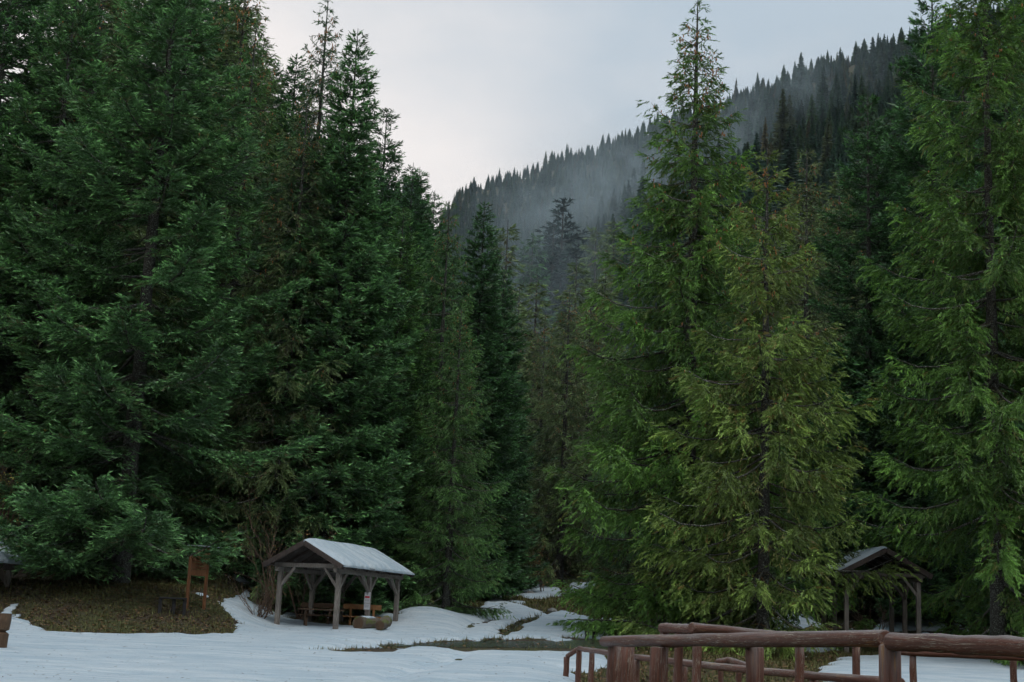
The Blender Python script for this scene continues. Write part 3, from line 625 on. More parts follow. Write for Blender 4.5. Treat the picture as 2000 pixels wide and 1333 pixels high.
# ------------------------------------------------------------------ hillside forest
def far_tree(seed, H, wd, nw, nbl):
    """one distant conifer: drooping sprays in whorls round a thin trunk"""
    g = np.random.default_rng(seed); V = []; T = []
    zs = np.repeat(np.linspace(0.06, 0.965, nw), nbl) + g.normal(0, 0.010, nw * nbl); n = len(zs)
    r = wd * (1 - zs) ** 0.85 * g.uniform(0.45, 1.2, n) + 0.12; a = g.uniform(0, 6.28, n); dz = -r * g.uniform(0.0, 0.35, n); wv = 0.20 * r + 0.12
    o = np.stack([np.cos(a), np.sin(a), 0 * a], -1); la = np.stack([-np.sin(a), np.cos(a), 0 * a], -1); k = np.array([0, 0, 1.0])
    b = k * (zs * H)[:, None]
    m1 = b + o * (r * 0.6)[:, None] + la * wv[:, None] + k * (dz * 0.5 - 0.1 * r)[:, None]; m2 = b + o * (r * 0.6)[:, None] - la * wv[:, None] + k * (dz * 0.5 - 0.1 * r)[:, None]
    tip = b + o * r[:, None] + k * dz[:, None]; top_ = b + k * (0.12 * r)[:, None]; dn = b + o * (r * 0.5)[:, None] + k * (dz - 0.2 * r)[:, None]
    V = np.stack([top_, m1, tip, m2, dn], 1).reshape(-1, 3); q = (np.arange(n) * 5)[:, None, None]
    F_ = (np.array([[0, 1, 2], [0, 2, 3], [0, 4, 2]])[None] + q).reshape(-1, 3)
    c = np.repeat(np.clip(g.normal(1, 0.2, n), 0.5, 1.6), 5)[:, None] * np.ones(3)
    th = np.array([[0.18, 0, 0], [-0.09, 0.16, 0], [-0.09, -0.16, 0], [0, 0, H]]); F2 = np.array([[0, 1, 3], [1, 2, 3], [2, 0, 3]]) + len(V)
    return np.concatenate([V, th]), np.concatenate([F_, F2]), np.concatenate([c, np.full((4, 3), 0.8)])
TONE = [(0.064, 0.140, 0.078), (0.050, 0.118, 0.074), (0.084, 0.158, 0.070), (0.130, 0.172, 0.076), (0.068, 0.138, 0.086), (0.155, 0.150, 0.078)]
FARM = []
for i, (w_, nw, nbl) in enumerate([(3.9, 44, 14), (3.4, 44, 12), (4.5, 42, 14), (3.7, 46, 12), (4.2, 44, 13), (3.3, 44, 12)]):
    v, f, c = far_tree(100 + i, 20, w_, nw, nbl); FARM.append(mesh_np('far_conifer', v, f, [MT['needles']], False, None, c * np.array(TONE[i])))
PICK = np.array([0.26, 0.24, 0.2, 0.12, 0.13, 0.05]); PICK_NEAR = np.array([0.12, 0.08, 0.26, 0.3, 0.1, 0.14])
g = np.random.default_rng(77)
cand = []
Yv = 112.0
while Yv < 900:
    step = 4.3 + Yv * 0.0016
    for a_ in np.arange(-0.12, 0.42, step / Yv):
        aa = a_ + g.uniform(-0.45, 0.45) * step / Yv; yy = Yv + g.uniform(-0.5, 0.5) * step
        if yy < np.interp(aa, RA, RY) + 6: cand.append((aa * yy, yy))
    Yv += step * 1.05
for a_ in np.arange(-0.12, 0.42, 0.0028):
    yy = np.interp(a_, RA, RY) + g.uniform(-14, 5); cand.append((a_ * yy + g.uniform(-1, 1), yy))
cand = np.array(cand)
ry = np.interp(cand[:, 0] / cand[:, 1], RA, RY)
nearv = (cand[:, 1] < 200) & (np.abs(cand[:, 0]) < 18) & (cand[:, 1] < 128)
cand = cand[~nearv]; ry = ry[~nearv]
cz = gh(cand[:, 0], cand[:, 1]); hts = (6.5 + 7 * g.random(len(cand))) * np.where(g.random(len(cand)) < 0.22, g.uniform(1.25, 1.75, len(cand)), 1) * np.where(g.random(len(cand)) < 0.1, 1.25, 1) * np.interp(cand[:, 1] / ry, [0.15, 0.4, 0.8, 0.96], [1.45, 1.15, 0.85, 0.62])
# how much of each shows: tallest sight line of everything nearer in the same narrow column
el = (cz + hts - 1.6) / cand[:, 1]; elb = (cz - 1.6) / cand[:, 1]; ang = cand[:, 0] / cand[:, 1]
order = np.argsort(cand[:, 1]); hor = np.full(400, -1.0)
# the edge trees hide what is below their outline (column -> picture row)
cols = np.linspace(-0.14, 0.44, 400); pxc = 1000 + cols * 2800
edge_rows = np.interp(pxc, [600, 840, 870, 900, 945, 1000, 1100, 1200, 1250, 1310, 1340, 1400, 1440, 1490, 1560, 1640, 1700, 1740, 1780, 2200], [0, 330, 420, 480, 430, 590, 600, 560, 440, 250, 180, 220, 330, 380, 420, 430, 280, 150, 20, -100])
hor = np.array([(at(p, r_, 100)[2] - 1.6) / 100 for p, r_ in zip(pxc, edge_rows)])
shown = np.zeros(len(cand))
for i in order:
    k0 = int(np.clip((ang[i] + 0.14) / 0.58 * 399, 0, 399)); hw = max(1, int(1.6 / cand[i, 1] / 0.58 * 399)); s_ = slice(max(k0 - hw, 0), k0 + hw + 1)
    vis = el[i] - np.maximum(hor[s_].mean(), elb[i]); shown[i] = max(vis, 0)
    hor[s_] = np.maximum(hor[s_], el[i] - 0.25 * (el[i] - elb[i]))
rank = np.argsort(-shown); single = [i for i in rank[:290] if shown[i] > 0]; sset = set(single)
isridge = cand[:, 1] > ry - 22
PROTO = {}
for i in single:
    x_, y_ = cand[i]
    vi = int(g.choice(6, p=PICK if y_ > 260 else PICK_NEAR)); o = add_obj('hillside_conifer', FARM[vi], None, (x_, y_, cz[i] - 0.3)); s_ = hts[i] / 20; wd = g.uniform(0.85, 1.25)
    o.scale = (s_ * wd, s_ * wd, s_); o.rotation_euler = (0, 0, g.uniform(0, 6.28)); bq = g.uniform(0.7, 1.3); o.color = (bq, bq, bq, 1); PROTO.setdefault(vi, o)
    tone = ['dark green', 'blackish green', 'mid green', 'olive green', 'bluish green', 'brownish'][vi]; sidew = 'left of' if x_ / y_ < 0.125 else 'right of'
    place = 'on the hill skyline' if isridge[i] else ('low on the wooded slope' if y_ < 300 else 'high on the misty hill')
    lab = '%s conifer %s, %s the tallest spruce' % (tone, place, sidew); tag(o, ('small hazy ' if y_ >= 300 else 'hazy ') + lab, 'tree', tone + ' conifers ' + place + ' ' + sidew + ' the tallest spruce')
rest = np.array([i for i in range(len(cand)) if i not in sset])
pm = bpy.data.meshes.new('hillside_forest'); pm.vertices.add(len(rest))
pm.vertices.foreach_set('co', np.stack([cand[rest, 0], cand[rest, 1], cz[rest] - 0.3], -1).astype(np.float32).ravel()); pm.update()
for nm, ty, vals in (('size', 'FLOAT', hts[rest] / 20), ('girth', 'FLOAT', hts[rest] / 20 * g.uniform(0.75, 1.5, len(rest))), ('turn', 'FLOAT', g.uniform(0, 6.28, len(rest))), ('sort', 'INT', g.choice(sorted(PROTO), len(rest), p=PICK[sorted(PROTO)] / PICK[sorted(PROTO)].sum()))):
    a_ = pm.attributes.new(nm, ty, 'POINT'); a_.data.foreach_set('value', vals.astype(np.int32 if ty == 'INT' else np.float32))
gn = bpy.data.node_groups.new('hillside_forest', 'GeometryNodeTree')
gn.interface.new_socket('Geometry', in_out='INPUT', socket_type='NodeSocketGeometry'); gn.interface.new_socket('Geometry', in_out='OUTPUT', socket_type='NodeSocketGeometry')
gi = N(gn, 'NodeGroupInput'); go = N(gn, 'NodeGroupOutput'); jn = N(gn, 'GeometryNodeJoinGeometry'); gn.links.new(jn.outputs[0], go.inputs[0])
def named(nm, ty='FLOAT'):
    n_ = N(gn, 'GeometryNodeInputNamedAttribute', data_type=ty); n_.inputs['Name'].default_value = nm; return n_.outputs[0]
sv = N(gn, 'ShaderNodeCombineXYZ'); gg = named('girth'); gn.links.new(gg, sv.inputs[0]); gn.links.new(gg, sv.inputs[1]); gn.links.new(named('size'), sv.inputs[2])
rv = N(gn, 'ShaderNodeCombineXYZ'); gn.links.new(named('turn'), rv.inputs[2]); so_ = named('sort', 'INT')
for vi, po in sorted(PROTO.items()):
    cm = N(gn, 'FunctionNodeCompare', data_type='INT', operation='EQUAL'); gn.links.new(so_, cm.inputs[2]); cm.inputs[3].default_value = vi
    oi = N(gn, 'GeometryNodeObjectInfo', transform_space='ORIGINAL'); oi.inputs['Object'].default_value = po
    ip = N(gn, 'GeometryNodeInstanceOnPoints'); gn.links.new(gi.outputs[0], ip.inputs['Points']); gn.links.new(cm.outputs[0], ip.inputs['Selection']); gn.links.new(oi.outputs['Geometry'], ip.inputs['Instance'])
    gn.links.new(rv.outputs[0], ip.inputs['Rotation']); gn.links.new(sv.outputs[0], ip.inputs['Scale']); gn.links.new(ip.outputs[0], jn.inputs[0])
ff = add_obj('hillside_forest', pm, kind='stuff'); ff.color = (1, 1, 1, 1); tag(ff, 'dense hazy conifer forest covering the hillside', 'forest')
md = ff.modifiers.new('forest', 'NODES'); md.node_group = gn
print('hill trees', len(cand), 'single', len(single), 'rest', len(rest))

# ------------------------------------------------------------------ open timber shelters
def shelter(name, label, origin, rz, W, Lg, ph, rise, oh, snow_sides, seats=True):
    """local frame: x across the gable, y along the ridge; origin at the middle of the front gable"""
    o = empty(name, origin, rz); tag(o, label, 'shelter', 'open timber shelters')
    p = 0.17; hx = W / 2
    zg = lambda x, y: float(gh(*(Matrix.Rotation(rz, 2) @ Vector((x, y)) + Vector(origin[:2])))) - origin[2]
    for y in (0, Lg / 2, Lg):
        for s in (-1, 1):
            b = MB(); zb = zg(s * hx, y) - 0.25; b.box((s * hx, y, (ph + zb) / 2), (p, p, ph - zb), None, 0.014); b.build('post', MT['timber'], o)
    for s in (-1, 1):
        MB().box((s * hx, Lg / 2, ph + 0.083), (0.15, Lg + 0.7, 0.16), None, 0.012).build('wall_plate', MT['timber'], o)
        for y in (0, Lg / 2, Lg):
            for d in (-1, 1):
                y2 = y + d * 0.62
                if y2 < -0.4 or y2 > Lg + 0.4: continue
                MB().beam((s * hx, y + d * 0.03, ph - 0.62), (s * hx, y2, ph + 0.02), 0.10, 0.11).build('brace', MT['timber'], o)
    for y in (0, Lg / 2, Lg):
        MB().box((0, y, ph + 0.247), (W + 0.5, 0.14, 0.16), None, 0.012).build('tie_beam', MT['timber'], o)
        for s in (-1, 1):
            MB().beam((s * (hx - 0.03), y, ph - 0.55), (s * (hx - 0.60), y, ph + 0.17), 0.10, 0.11).build('brace', MT['timber'], o)
    ex = hx + oh; ze = ph + 0.24; zr = ze + rise; y0, y1 = -0.55, Lg + 0.55
    MB().box((0, Lg / 2, zr - 0.13), (0.12, Lg + 0.9, 0.16), None, 0.01).build('ridge_beam', MT['rafter'], o)
    nr = 7
    for k in range(nr):
        y = y0 + 0.1 + (y1 - y0 - 0.2) * k / (nr - 1)
        for s in (-1, 1):
            MB().beam((s * 0.03, y, zr - 0.075), (s * ex, y, ze - 0.075), 0.09, 0.13).build('rafter', MT['rafter'], o)
    for s in (-1, 1):                       # shingle courses, each lapping the next, then the snow on top
        n = 8; sl = Vector((s * ex, 0, ze - zr)); d = sl.normalized(); up = Vector((-d.z * s, 0, abs(d.x))) 
        up = Vector((s * abs(d.z), 0, abs(d.x)))
        roof = MB(); roof.beam(Vector((0, (y0 + y1) / 2, zr)) , Vector((s * ex, (y0 + y1) / 2, ze)), y1 - y0, 0.025, 0.0)
        ro = roof.build('roof_slope', MT['rafter'], o)
        for k in range(n):
            a = Vector((0, 0, zr)) + sl * (k / n); c = Vector((0, 0, zr)) + sl * ((k + 1.18) / n)
            yy = y0 - 0.04
            while yy < y1 + 0.02:
                wq = random.uniform(0.34, 0.5); ye = min(yy + wq, y1 + 0.04); j = random.uniform(-0.02, 0.025)
                m = MB(); m.beam(a + up * 0.022 + Vector((0, (yy + ye) / 2, 0)), c + d * j + up * 0.042 + Vector((0, (yy + ye) / 2, 0)), ye - yy - 0.008, 0.016, 0.0)
                m.build('shingle', MT['shingle'], ro); yy = ye
        MB().beam(Vector((s * 0.01, y0 - 0.06, zr - 0.05)), Vector((s * (ex + 0.01), y0 - 0.06, ze - 0.05)), 0.045, 0.19).build('barge_board', MT['rafter'], o)
        MB().beam(Vector((s * 0.01, y1 + 0.06, zr - 0.05)), Vector((s * (ex + 0.01), y1 + 0.06, ze - 0.05)), 0.045, 0.19).build('barge_board', MT['rafter'], o)
        thick = snow_sides[0] if s < 0 else snow_sides[1]
        if thick:
            nu, nv = 22, 34; G = []
            for i in range(nu + 1):
                for jv in range(nv + 1):
                    u = -0.02 + 1.05 * i / nu; v = jv / nv; y = y0 - 0.02 + (y1 - y0 + 0.04) * v
                    edge = min(1, 9 * min(v, 1 - v)) ** 0.5 * min(1, 7 * max(1.0 - i / nu, 0)) ** 0.5
                    t_ = thick * edge * (0.7 + 0.65 * float(fbm(u * 3, v * 5, 7 + s, 3)))
                    P_ = Vector((0, y, zr)) + sl * u + up * (0.048 + t_)
                    P_.y += 0.03 * (float(vn(u * 12, 3 + v, 9)) - 0.5); G.append(P_)
            Fs = [(i * (nv + 1) + jv, (i + 1) * (nv + 1) + jv, (i + 1) * (nv + 1) + jv + 1, i * (nv + 1) + jv + 1) for i in range(nu) for jv in range(nv)]
            if s < 0: Fs = [f[::-1] for f in Fs]
            nb = len(G); low = [q - up * (0.034) if True else q for q in G]
            sm = MB(); sm.add(G, Fs)
            rim = [i * (nv + 1) for i in range(nu + 1)] + [nu * (nv + 1) + jv for jv in range(1, nv + 1)] + [i * (nv + 1) + nv for i in range(nu - 1, -1, -1)]
            base = sm.n; sm.add([G[q] - up * 0.05 for q in rim], [])
            sm.f += [((rim[k], base + k, base + k + 1, rim[k + 1])) for k in range(len(rim) - 1)]
            sm.build('roof_snow', MT['snow'], o, True)
    return o
B = at(655, 1228, 54.0)[:2]; C_ = at(772, 1232, 58.9)[:2]; dv_ = (C_ - B) / np.linalg.norm(C_ - B); A = B + np.array([-dv_[1], dv_[0]]) * 2.46
mid = (A + B) / 2; rz1 = math.atan2(C_[1] - B[1], C_[0] - B[0]) - math.pi / 2
z1 = 1.27
shelter('picnic_shelter', 'grey timber shelter with a thick snowy roof on six posts over orange benches', (mid[0], mid[1], z1), rz1, 2.46, 5.2, 2.05, 0.86, 0.42, (0.035, 0.11))
sh2 = at(1724, 1270, 56); z2 = float(gh(sh2[0], 56)) + 0.02
shelter('picnic_shelter', 'dark shelter with its gable end half hidden by branches at the right', (sh2[0], 56, z2), 0.02, 2.80, 3.6, 2.78, 0.95, 0.36, (0.09, 0.0))
e3 = at(-78, 1088, 49)
W3 = 3.0; ex3 = W3 / 2 + 0.5
shelter('picnic_shelter', 'shed roof corner with snow poking in at the left edge', (e3[0] - ex3 - 0.03, 50.4, e3[2] - 2.2 - 0.24), -0.12, W3, 4.0, 2.2, 1.25, 0.5, (0.0, 0.12))
def loc1(x, y):                              # shelter frame -> world
    v = Matrix.Rotation(rz1, 2) @ Vector((x, y)); return (mid[0] + v.x, mid[1] + v.y)

# papers on the sign post of the first shelter
px_, py_ = loc1(1.23, 2.6)
nt_o = empty('paper_notice', (px_, py_, z1 - 0.27), rz1 + math.radians(0))
tag(nt_o, 'white paper notice with red print pinned to a post of the snowy-roofed shelter', 'notice')
tm = Vector((-px_, -py_, 0)).normalized(); lx = Matrix.Rotation(-rz1, 2) @ Vector((tm.x, tm.y))
ang_n = math.atan2(lx.y, lx.x) + math.pi / 2
nt_o.rotation_euler = (0, 0, rz1 + 0.0)
def sheet(z0, z1_, w_, y, m, n, d=0.0):
    MB().box((0.0, -0.092 - d, (z0 + z1_) / 2), (w_, 0.006, z1_ - z0)).build(n, m, nt_o)
sheet(1.30, 1.72, 0.25, 0, MT['paper'], 'upper_sheet'); sheet(1.05, 1.285, 0.25, 0, MT['paper'], 'lower_sheet')
sheet(1.49, 1.56, 0.20, 0, MT['red'], 'red_heading', 0.006)
for zz in (1.41, 1.37, 1.22, 1.18, 1.14): sheet(zz, zz + 0.014, 0.18, 0, MT['grey'], 'text_line', 0.006)
MB().box((0.0, -0.098, 1.655), (0.07, 0.006, 0.07), Matrix.Rotation(math.pi / 4, 3, 'Y')).build('emblem', MT['grey'], nt_o)

# benches and table under the shelter
def bench(name, label, x, y, rot, Lb, m1, m2):
    wx, wy = at(x, 1220, y)[:2]; gz = float(gh(wx, wy)); o = empty(name, (wx, wy, gz), rot); tag(o, label, 'bench', 'benches under the shelter')
    MB().box((0, 0.0, 0.45), (Lb, 0.19, 0.06), None, 0.008).build('seat_plank', m1, o); MB().box((0, 0.205, 0.45), (Lb, 0.19, 0.06), None, 0.008).build('seat_plank', m1, o)
    MB().box((0, 0.40, 0.83), (Lb, 0.05, 0.20), Matrix.Rotation(R(-14), 3, 'X'), 0.008).build('back_plank', m1, o)
    for s in (-1, 1):
        MB().beam((s * (Lb / 2 - 0.3), -0.22, -0.05), (s * (Lb / 2 - 0.3), 0.50, 0.92), 0.09, 0.10).build('slanted_support', m2, o)
        MB().beam((s * (Lb / 2 - 0.3), 0.34, -0.05), (s * (Lb / 2 - 0.3), -0.06, 0.415), 0.09, 0.10).build('leg', m2, o)
bench('bench', 'bright orange wooden bench with a slanted back at the right end of the shelter', 706, 57.0, 0.12, 1.5, MT['bench'], MT['bench'])
bench('bench', 'brown wooden bench with a plank back at the left side of the shelter', 618, 56.9, -0.1, 1.5, MT['oldbench'], MT['oldbench'])
wx, wy = loc1(0.0, 1.1); o = empty('picnic_table', (wx, wy, float(gh(wx, wy))), 0.25 - math.pi / 2); tag(o, 'brown picnic table between the two benches in the shelter', 'table')
for k in range(4): MB().box((-0.27 + k * 0.18, 0, 0.74), (0.17, 1.7, 0.05), None, 0.006).build('table_plank', MT['oldbench'], o)
for s in (-1, 1):
    for d in (-1, 1): MB().beam((d * 0.3, s * 0.55, -0.05), (-d * 0.22, s * 0.55 + d * 0.05, 0.715), 0.08, 0.09).build('leg', MT['oldbench'], o)
def log_piece(name, label, a, b, r, snowy, seed):
    o = empty(name, ((a[0] + b[0]) / 2, (a[1] + b[1]) / 2, (a[2] + b[2]) / 2)); tag(o, label, 'log', 'cut logs beside the shelter')
    c = Vector(o.location); A_ = Vector(a) - c; B_ = Vector(b) - c; pts = [A_.lerp(B_, k / 6) for k in range(7)]
    MB().tube(pts, [r * random.uniform(0.9, 1.08) for _ in pts], 14, 0.07, seed).build('bark', MT['stump'], o)
    n = (A_ - B_).normalized()
    for e_, sg in ((A_, 1), (B_, -1)): MB().tube([e_ + n * sg * 0.001, e_ + n * sg * 0.012], [r * 0.8, r * 0.78], 14, 0.03, seed + 1).build('cut_face', MT['oldbench'], o)
    if snowy:
        up = Vector((0, 0, 1)); pts = [A_.lerp(B_, 0.06 + 0.88 * k / 8) + up * r * 0.80 for k in range(9)]
        m = MB().tube(pts, [r * q for q in (0.25, 0.5, 0.6, 0.55, 0.62, 0.6, 0.55, 0.5, 0.2)], 12, 0.05, seed); m.v = [(x_, y_, r * 0.86 + (z_ - r * 0.86) * 0.45) for x_, y_, z_ in m.v]
        m.build('snow_cap', MT['snow'], o, True)
pA = at(700, 1218, 54.6); pB = at(733, 1219, 55.6)
log_piece('cut_log', 'mossy cut log with snow on top lying before the orange bench', tuple(pA), tuple(pB), 0.26, True, 3)
pA = at(742, 1222, 54.2); pB = at(755, 1214, 55.0)
log_piece('cut_log', 'dark tilted stump at the right end of the mossy log', (pA[0], pA[1], pA[2]), tuple(pB), 0.21, False, 5)

# ------------------------------------------------------------------ orange sign board and low bench on the bank
sb = hit(398, 1190); sa = hit(364, 1191); sa = np.array([at(364, 1190, sb[1] - 0.6)[0], sb[1] - 0.6]); so = empty('sign_board', (*sb, float(gh(*sb)))); tag(so, 'orange wooden sign board on two posts with a small grey roof, half behind fir branches', 'sign')
v1 = Vector((sa[0] - sb[0], sa[1] - sb[1], 0)); dv = v1.normalized(); nv = Vector((-dv.y, dv.x, 0))
hg = 115 * sb[1] / F
zo = float(gh(*sa)) - float(gh(*sb))
MB().box((0, 0, hg / 2 - 0.1), (0.11, 0.11, hg + 0.2), None, 0.01).build('post', MT['board'], so)
MB().box((v1.x, v1.y, (hg + zo) / 2 - 0.1), (0.11, 0.11, hg - zo + 0.2), None, 0.01).build('post', MT['board'], so)
for k in range(4):
    z_ = hg - 0.16 - k * 0.245
    MB().beam(Vector((0, 0, z_)) + dv * 0.06, v1 + Vector((0, 0, z_)) - dv * 0.06, 0.04, 0.235, 0.006).build('plank', MT['board'], so)
MB().beam(Vector((0, 0, hg - 0.37)) + dv * 0.1 - nv * 0.03, v1 + Vector((0, 0, hg - 0.37)) - dv * 0.1 - nv * 0.03, 0.01, 0.14, 0.0).build('dark_lettering_band', MT['oldbench'], so)
for s in (-1, 1):
    MB().beam(-dv * 0.38 + nv * s * 0.13 + Vector((0, 0, hg + 0.06)), v1 + dv * 0.05 + nv * s * 0.13 + Vector((0, 0, hg + 0.06)), 0.28, 0.025, 0.0).build('small_roof', MT['tin'], so)
lb = hit(335, 1200); o = empty('low_bench', (*lb, float(gh(*lb))), 0.3); tag(o, 'dark low plank bench on the leaf-strewn bank left of the orange sign', 'bench')
MB().box((0, 0, 0.55), (0.95, 0.34, 0.06), None, 0.01).build('seat_plank', MT['black'], o)
for x_, y_ in ((-0.42, 0), (0.42, 0), (0.05, 0.05)): MB().box((x_, y_, 0.24), (0.12, 0.14, 0.55), None, 0.01).build('leg', MT['black'], o)

# stump block at the left edge
p0 = at(-2, 1268, 40); o = empty('carved_post', (p0[0] - 0.05, 40, float(gh(p0[0], 40)))); tag(o, 'grey weathered wooden post with a notch at the left edge on the snow', 'post')
m = MB(); m.tube([(0, 0, -0.1), (0.0, 0, 0.25), (0.02, 0, 0.5), (-0.02, 0, 0.58), (0.02, 0, 0.66), (0.03, 0, 0.9), (0.03, 0, 1.06)], [0.26, 0.25, 0.25, 0.19, 0.25, 0.27, 0.26], 14, 0.06, 4); m.build('shaft', MT['oldbench'], o)
for x_, lab in ((1146, 'left of the two dark stubs by the stream'), (1160, 'right of the two dark stubs by the stream')):
    b_ = hit(x_, 1249); o = empty('short_stub', (*b_, float(gh(*b_)))); tag(o, 'short dark wooden stub, ' + lab, 'post', 'short dark stubs')
    MB().tube([(0, 0, -0.1), (0, 0, 0.14), (0.01, 0, 0.29)], [0.085, 0.08, 0.078], 10, 0.05, x_).build('shaft', MT['black'], o); MB().tube([(0.01, 0, 0.291), (0.01, 0, 0.302)], [0.07, 0.065], 10, 0.03, 2).build('top_face', MT['oldbench'], o)

# ------------------------------------------------------------------ log railings
def log_tube(name, a, b, r0, r1, seed, parent, mat='log', n=18, k=14, sag=0.0):
    rnd = random.Random(seed); a = Vector(a); b = Vector(b); d = (b - a); L = d.length
    pts = []; rad = []
    for i in range(k + 1):
        t = i / k; p = a.lerp(b, t); w_ = 0.10 * r0
        p += Vector((rnd.uniform(-w_, w_), rnd.uniform(-w_, w_), rnd.uniform(-w_, w_))) * (0 if i in (0, k) else 1) + Vector((0, 0, -sag * 4 * t * (1 - t)))
        pts.append(p); rad.append((r0 + (r1 - r0) * t) * rnd.uniform(0.95, 1.06))
    dn = d.normalized()
    pts = [pts[0] - dn * r0 * 0.12] + pts + [pts[-1] + dn * r1 * 0.12]; rad = [rad[0] * 0.8] + rad + [rad[-1] * 0.8]
    ob = MB().tube(pts, rad, n, 0.045, seed).build(name, MT[mat], parent, True)
    me_ = ob.data; K = len(pts); A_ = np.tile(np.arange(n) * 2 * math.pi / n, K); S_ = np.repeat(np.linspace(0, L, K), n) + seed * 3.7
    at_ = me_.color_attributes.new('tint', 'FLOAT_COLOR', 'POINT'); at_.data.foreach_set('color', np.stack([S_, np.cos(A_) * r0 * 9, np.sin(A_) * r0 * 9, np.ones(len(A_))], -1).astype(np.float32).ravel())
    return ob
def railing(label, rail_pts, posts, r_rail, r_post, seed, drop=1.3):
    """rail_pts: list of rails, each ((px,py,Y),(px,py,Y)); posts: (px, Y, py of the post head)"""
    f = at(*rail_pts[0][0]); o = empty('log_railing', (f[0], f[1], float(gh(f[0], f[1])))); tag(o, label, 'railing', 'log railings')
    O = Vector(o.location)
    for i, (a, b) in enumerate(rail_pts):
        log_tube('rail', Vector(at(*a)) - O, Vector(at(*b)) - O, r_rail, r_rail * 1.02, seed + i, o)
    for i, (px, Y, py) in enumerate(posts):
        t = Vector(at(px, py, Y)); gz = float(gh(t.x, t.y)) - 0.3
        rr = r_post * random.Random(seed + i).uniform(0.93, 1.06); ln = random.Random(seed * 3 + i).uniform(-0.03, 0.03)
        log_tube('post', Vector((t.x + ln, t.y, gz)) - O, t - O, rr * 1.04, rr, seed * 7 + i, o, k=8)
    return o
railing('thick near log railing running across the bottom right corner', [((1180, 1253, 13.0), (1728, 1248, 7.68)), ((1741, 1253, 7.58), (2120, 1270, 6.1))],
        [(1202, 12.9, 1262), (1227, 14.2, 1262), (1287, 11.3, 1266), (1474, 9.7, 1266), (1738, 7.62, 1262)], 0.046, 0.062, 10)
railing('upper log railing behind the near one, ends showing above it', [((1293, 1227, 21), (1352, 1229, 20.4)), ((1351, 1226, 20), (1560, 1246, 21.5)), ((1560, 1249, 21.5), (1742, 1258, 26))],
        [(1298, 21, 1236), (1326, 20.7, 1238), (1362, 20.1, 1238), (1561, 21.6, 1256), (1672, 24, 1258)], 0.068, 0.066, 30)
railing('far log railing right of the thickest near post', [((1748, 1273, 27), (2120, 1291, 25.5))], [(1783, 26.9, 1282), (1979, 26.2, 1290)], 0.06, 0.062, 50)
railing('low log railing stepping down across the snow and under the near rail', [((1108, 1282, 40), (1131, 1267, 39.4)), ((1131, 1267, 39.4), (1240, 1284, 30)), ((1240, 1284, 30), (1480, 1311, 24)), ((1480, 1311, 24), (1760, 1334, 20))],
        [(1107, 40, 1284), (1131, 39.4, 1270), (1156, 37.2, 1274), (1243, 29.8, 1290), (1335, 27.5, 1300), (1590, 22.4, 1322)], 0.062, 0.075, 70)
railing('short curved log railing end seen between the near posts', [((1402, 1293, 31), (1425, 1290, 30.5)), ((1425, 1290, 30.5), (1462, 1302, 29))], [(1408, 31, 1296), (1443, 29.8, 1300)], 0.062, 0.06, 90)

# ------------------------------------------------------------------ bare shrubs, sapling, stones
def shrub(name, label, px, py, H, spread, stems, seed, leaf=None, nleaf=0, lean=0.0, leafsize=0.06, Y=None):
    b = hit(px, py) if Y is None else at(px, py, Y)[:2]; o = empty(name, (b[0], b[1], float(gh(*b)))); tag(o, label, 'shrub'); rnd = random.Random(seed); m = MB(); tips = []
    def grow(p, d, L, r, lev):
        k = 5; pts = [p]
        for i in range(k):
            d = (d + Vector((rnd.gauss(0, 0.12), rnd.gauss(0, 0.12), rnd.gauss(0.03, 0.08)))).normalized(); p = p + d * L / k; pts.append(p); 
            if lev < 2 and rnd.random() < 0.85:
                sd_ = Vector((rnd.gauss(0, 1), rnd.gauss(0, 1), rnd.gauss(0.3, 0.5))).normalized(); grow(p, (d + sd_ * 0.8).normalized(), L * rnd.uniform(0.3, 0.55), r * 0.5, lev + 1)
        m.tube(pts, [r * (1 - 0.8 * i / k) for i in range(k + 1)], 4 if lev else 5, 0, 0, False); tips.extend(pts[2:])
    for s in range(stems):
        a = rnd.uniform(0, 6.28); d = Vector((math.cos(a) * spread + lean, math.sin(a) * spread, 1)).normalized(); grow(Vector((rnd.gauss(0, 0.12), rnd.gauss(0, 0.12), -0.1)), d, H * rnd.uniform(0.65, 1.05), 0.012 + 0.006 * H, 0)
    m.build('stem', MT['twig'], o)
    if leaf:
        lm = MB()
        for _ in range(nleaf):
            p = rnd.choice(tips); a = Vector((rnd.gauss(0, 1), rnd.gauss(0, 1), rnd.gauss(-0.8, 0.5))).normalized() * leafsize * rnd.uniform(0.7, 1.4); b_ = a.cross(Vector((rnd.gauss(0, 1), rnd.gauss(0, 1), rnd.gauss(0, 1)))).normalized() * leafsize * 0.3
            lm.add([p, p + a * 0.5 + b_, p + a, p + a * 0.5 - b_], [(0, 1, 2), (0, 2, 3)])
        lo = lm.build('leaf_cover', MT[leaf], o); lo['kind'] = 'stuff'
    return o
shrub('bare_shrub', 'tall bare brown shrub left of the snowy-roofed shelter', 520, 1206, 3.6, 0.35, 6, 1, 'dryleaf', 120, Y=57.6)
shrub('bare_shrub', 'bare shrub with tan leaves rising behind the shelter roof', 585, 1190, 4.4, 0.4, 5, 2, 'dryleaf', 220, Y=59.2)
shrub('bare_shrub', 'small twiggy bush with snow at its foot left of the shelter posts', 508, 1205, 1.5, 0.8, 14, 3, 'dryleaf', 60, Y=55.5)
shrub('catkin_shrub', 'shrub hung with yellow catkins at the left edge above the shed roof', -22, 1150, 4.8, 0.3, 9, 4, 'catkin', 420, leafsize=0.085, Y=56.5)
shrub('young_sapling', 'small sapling with tan leaves standing in the far snow patch', 1058, 1160, 2.2, 0.16, 4, 5, 'dryleaf', 220, leafsize=0.09)
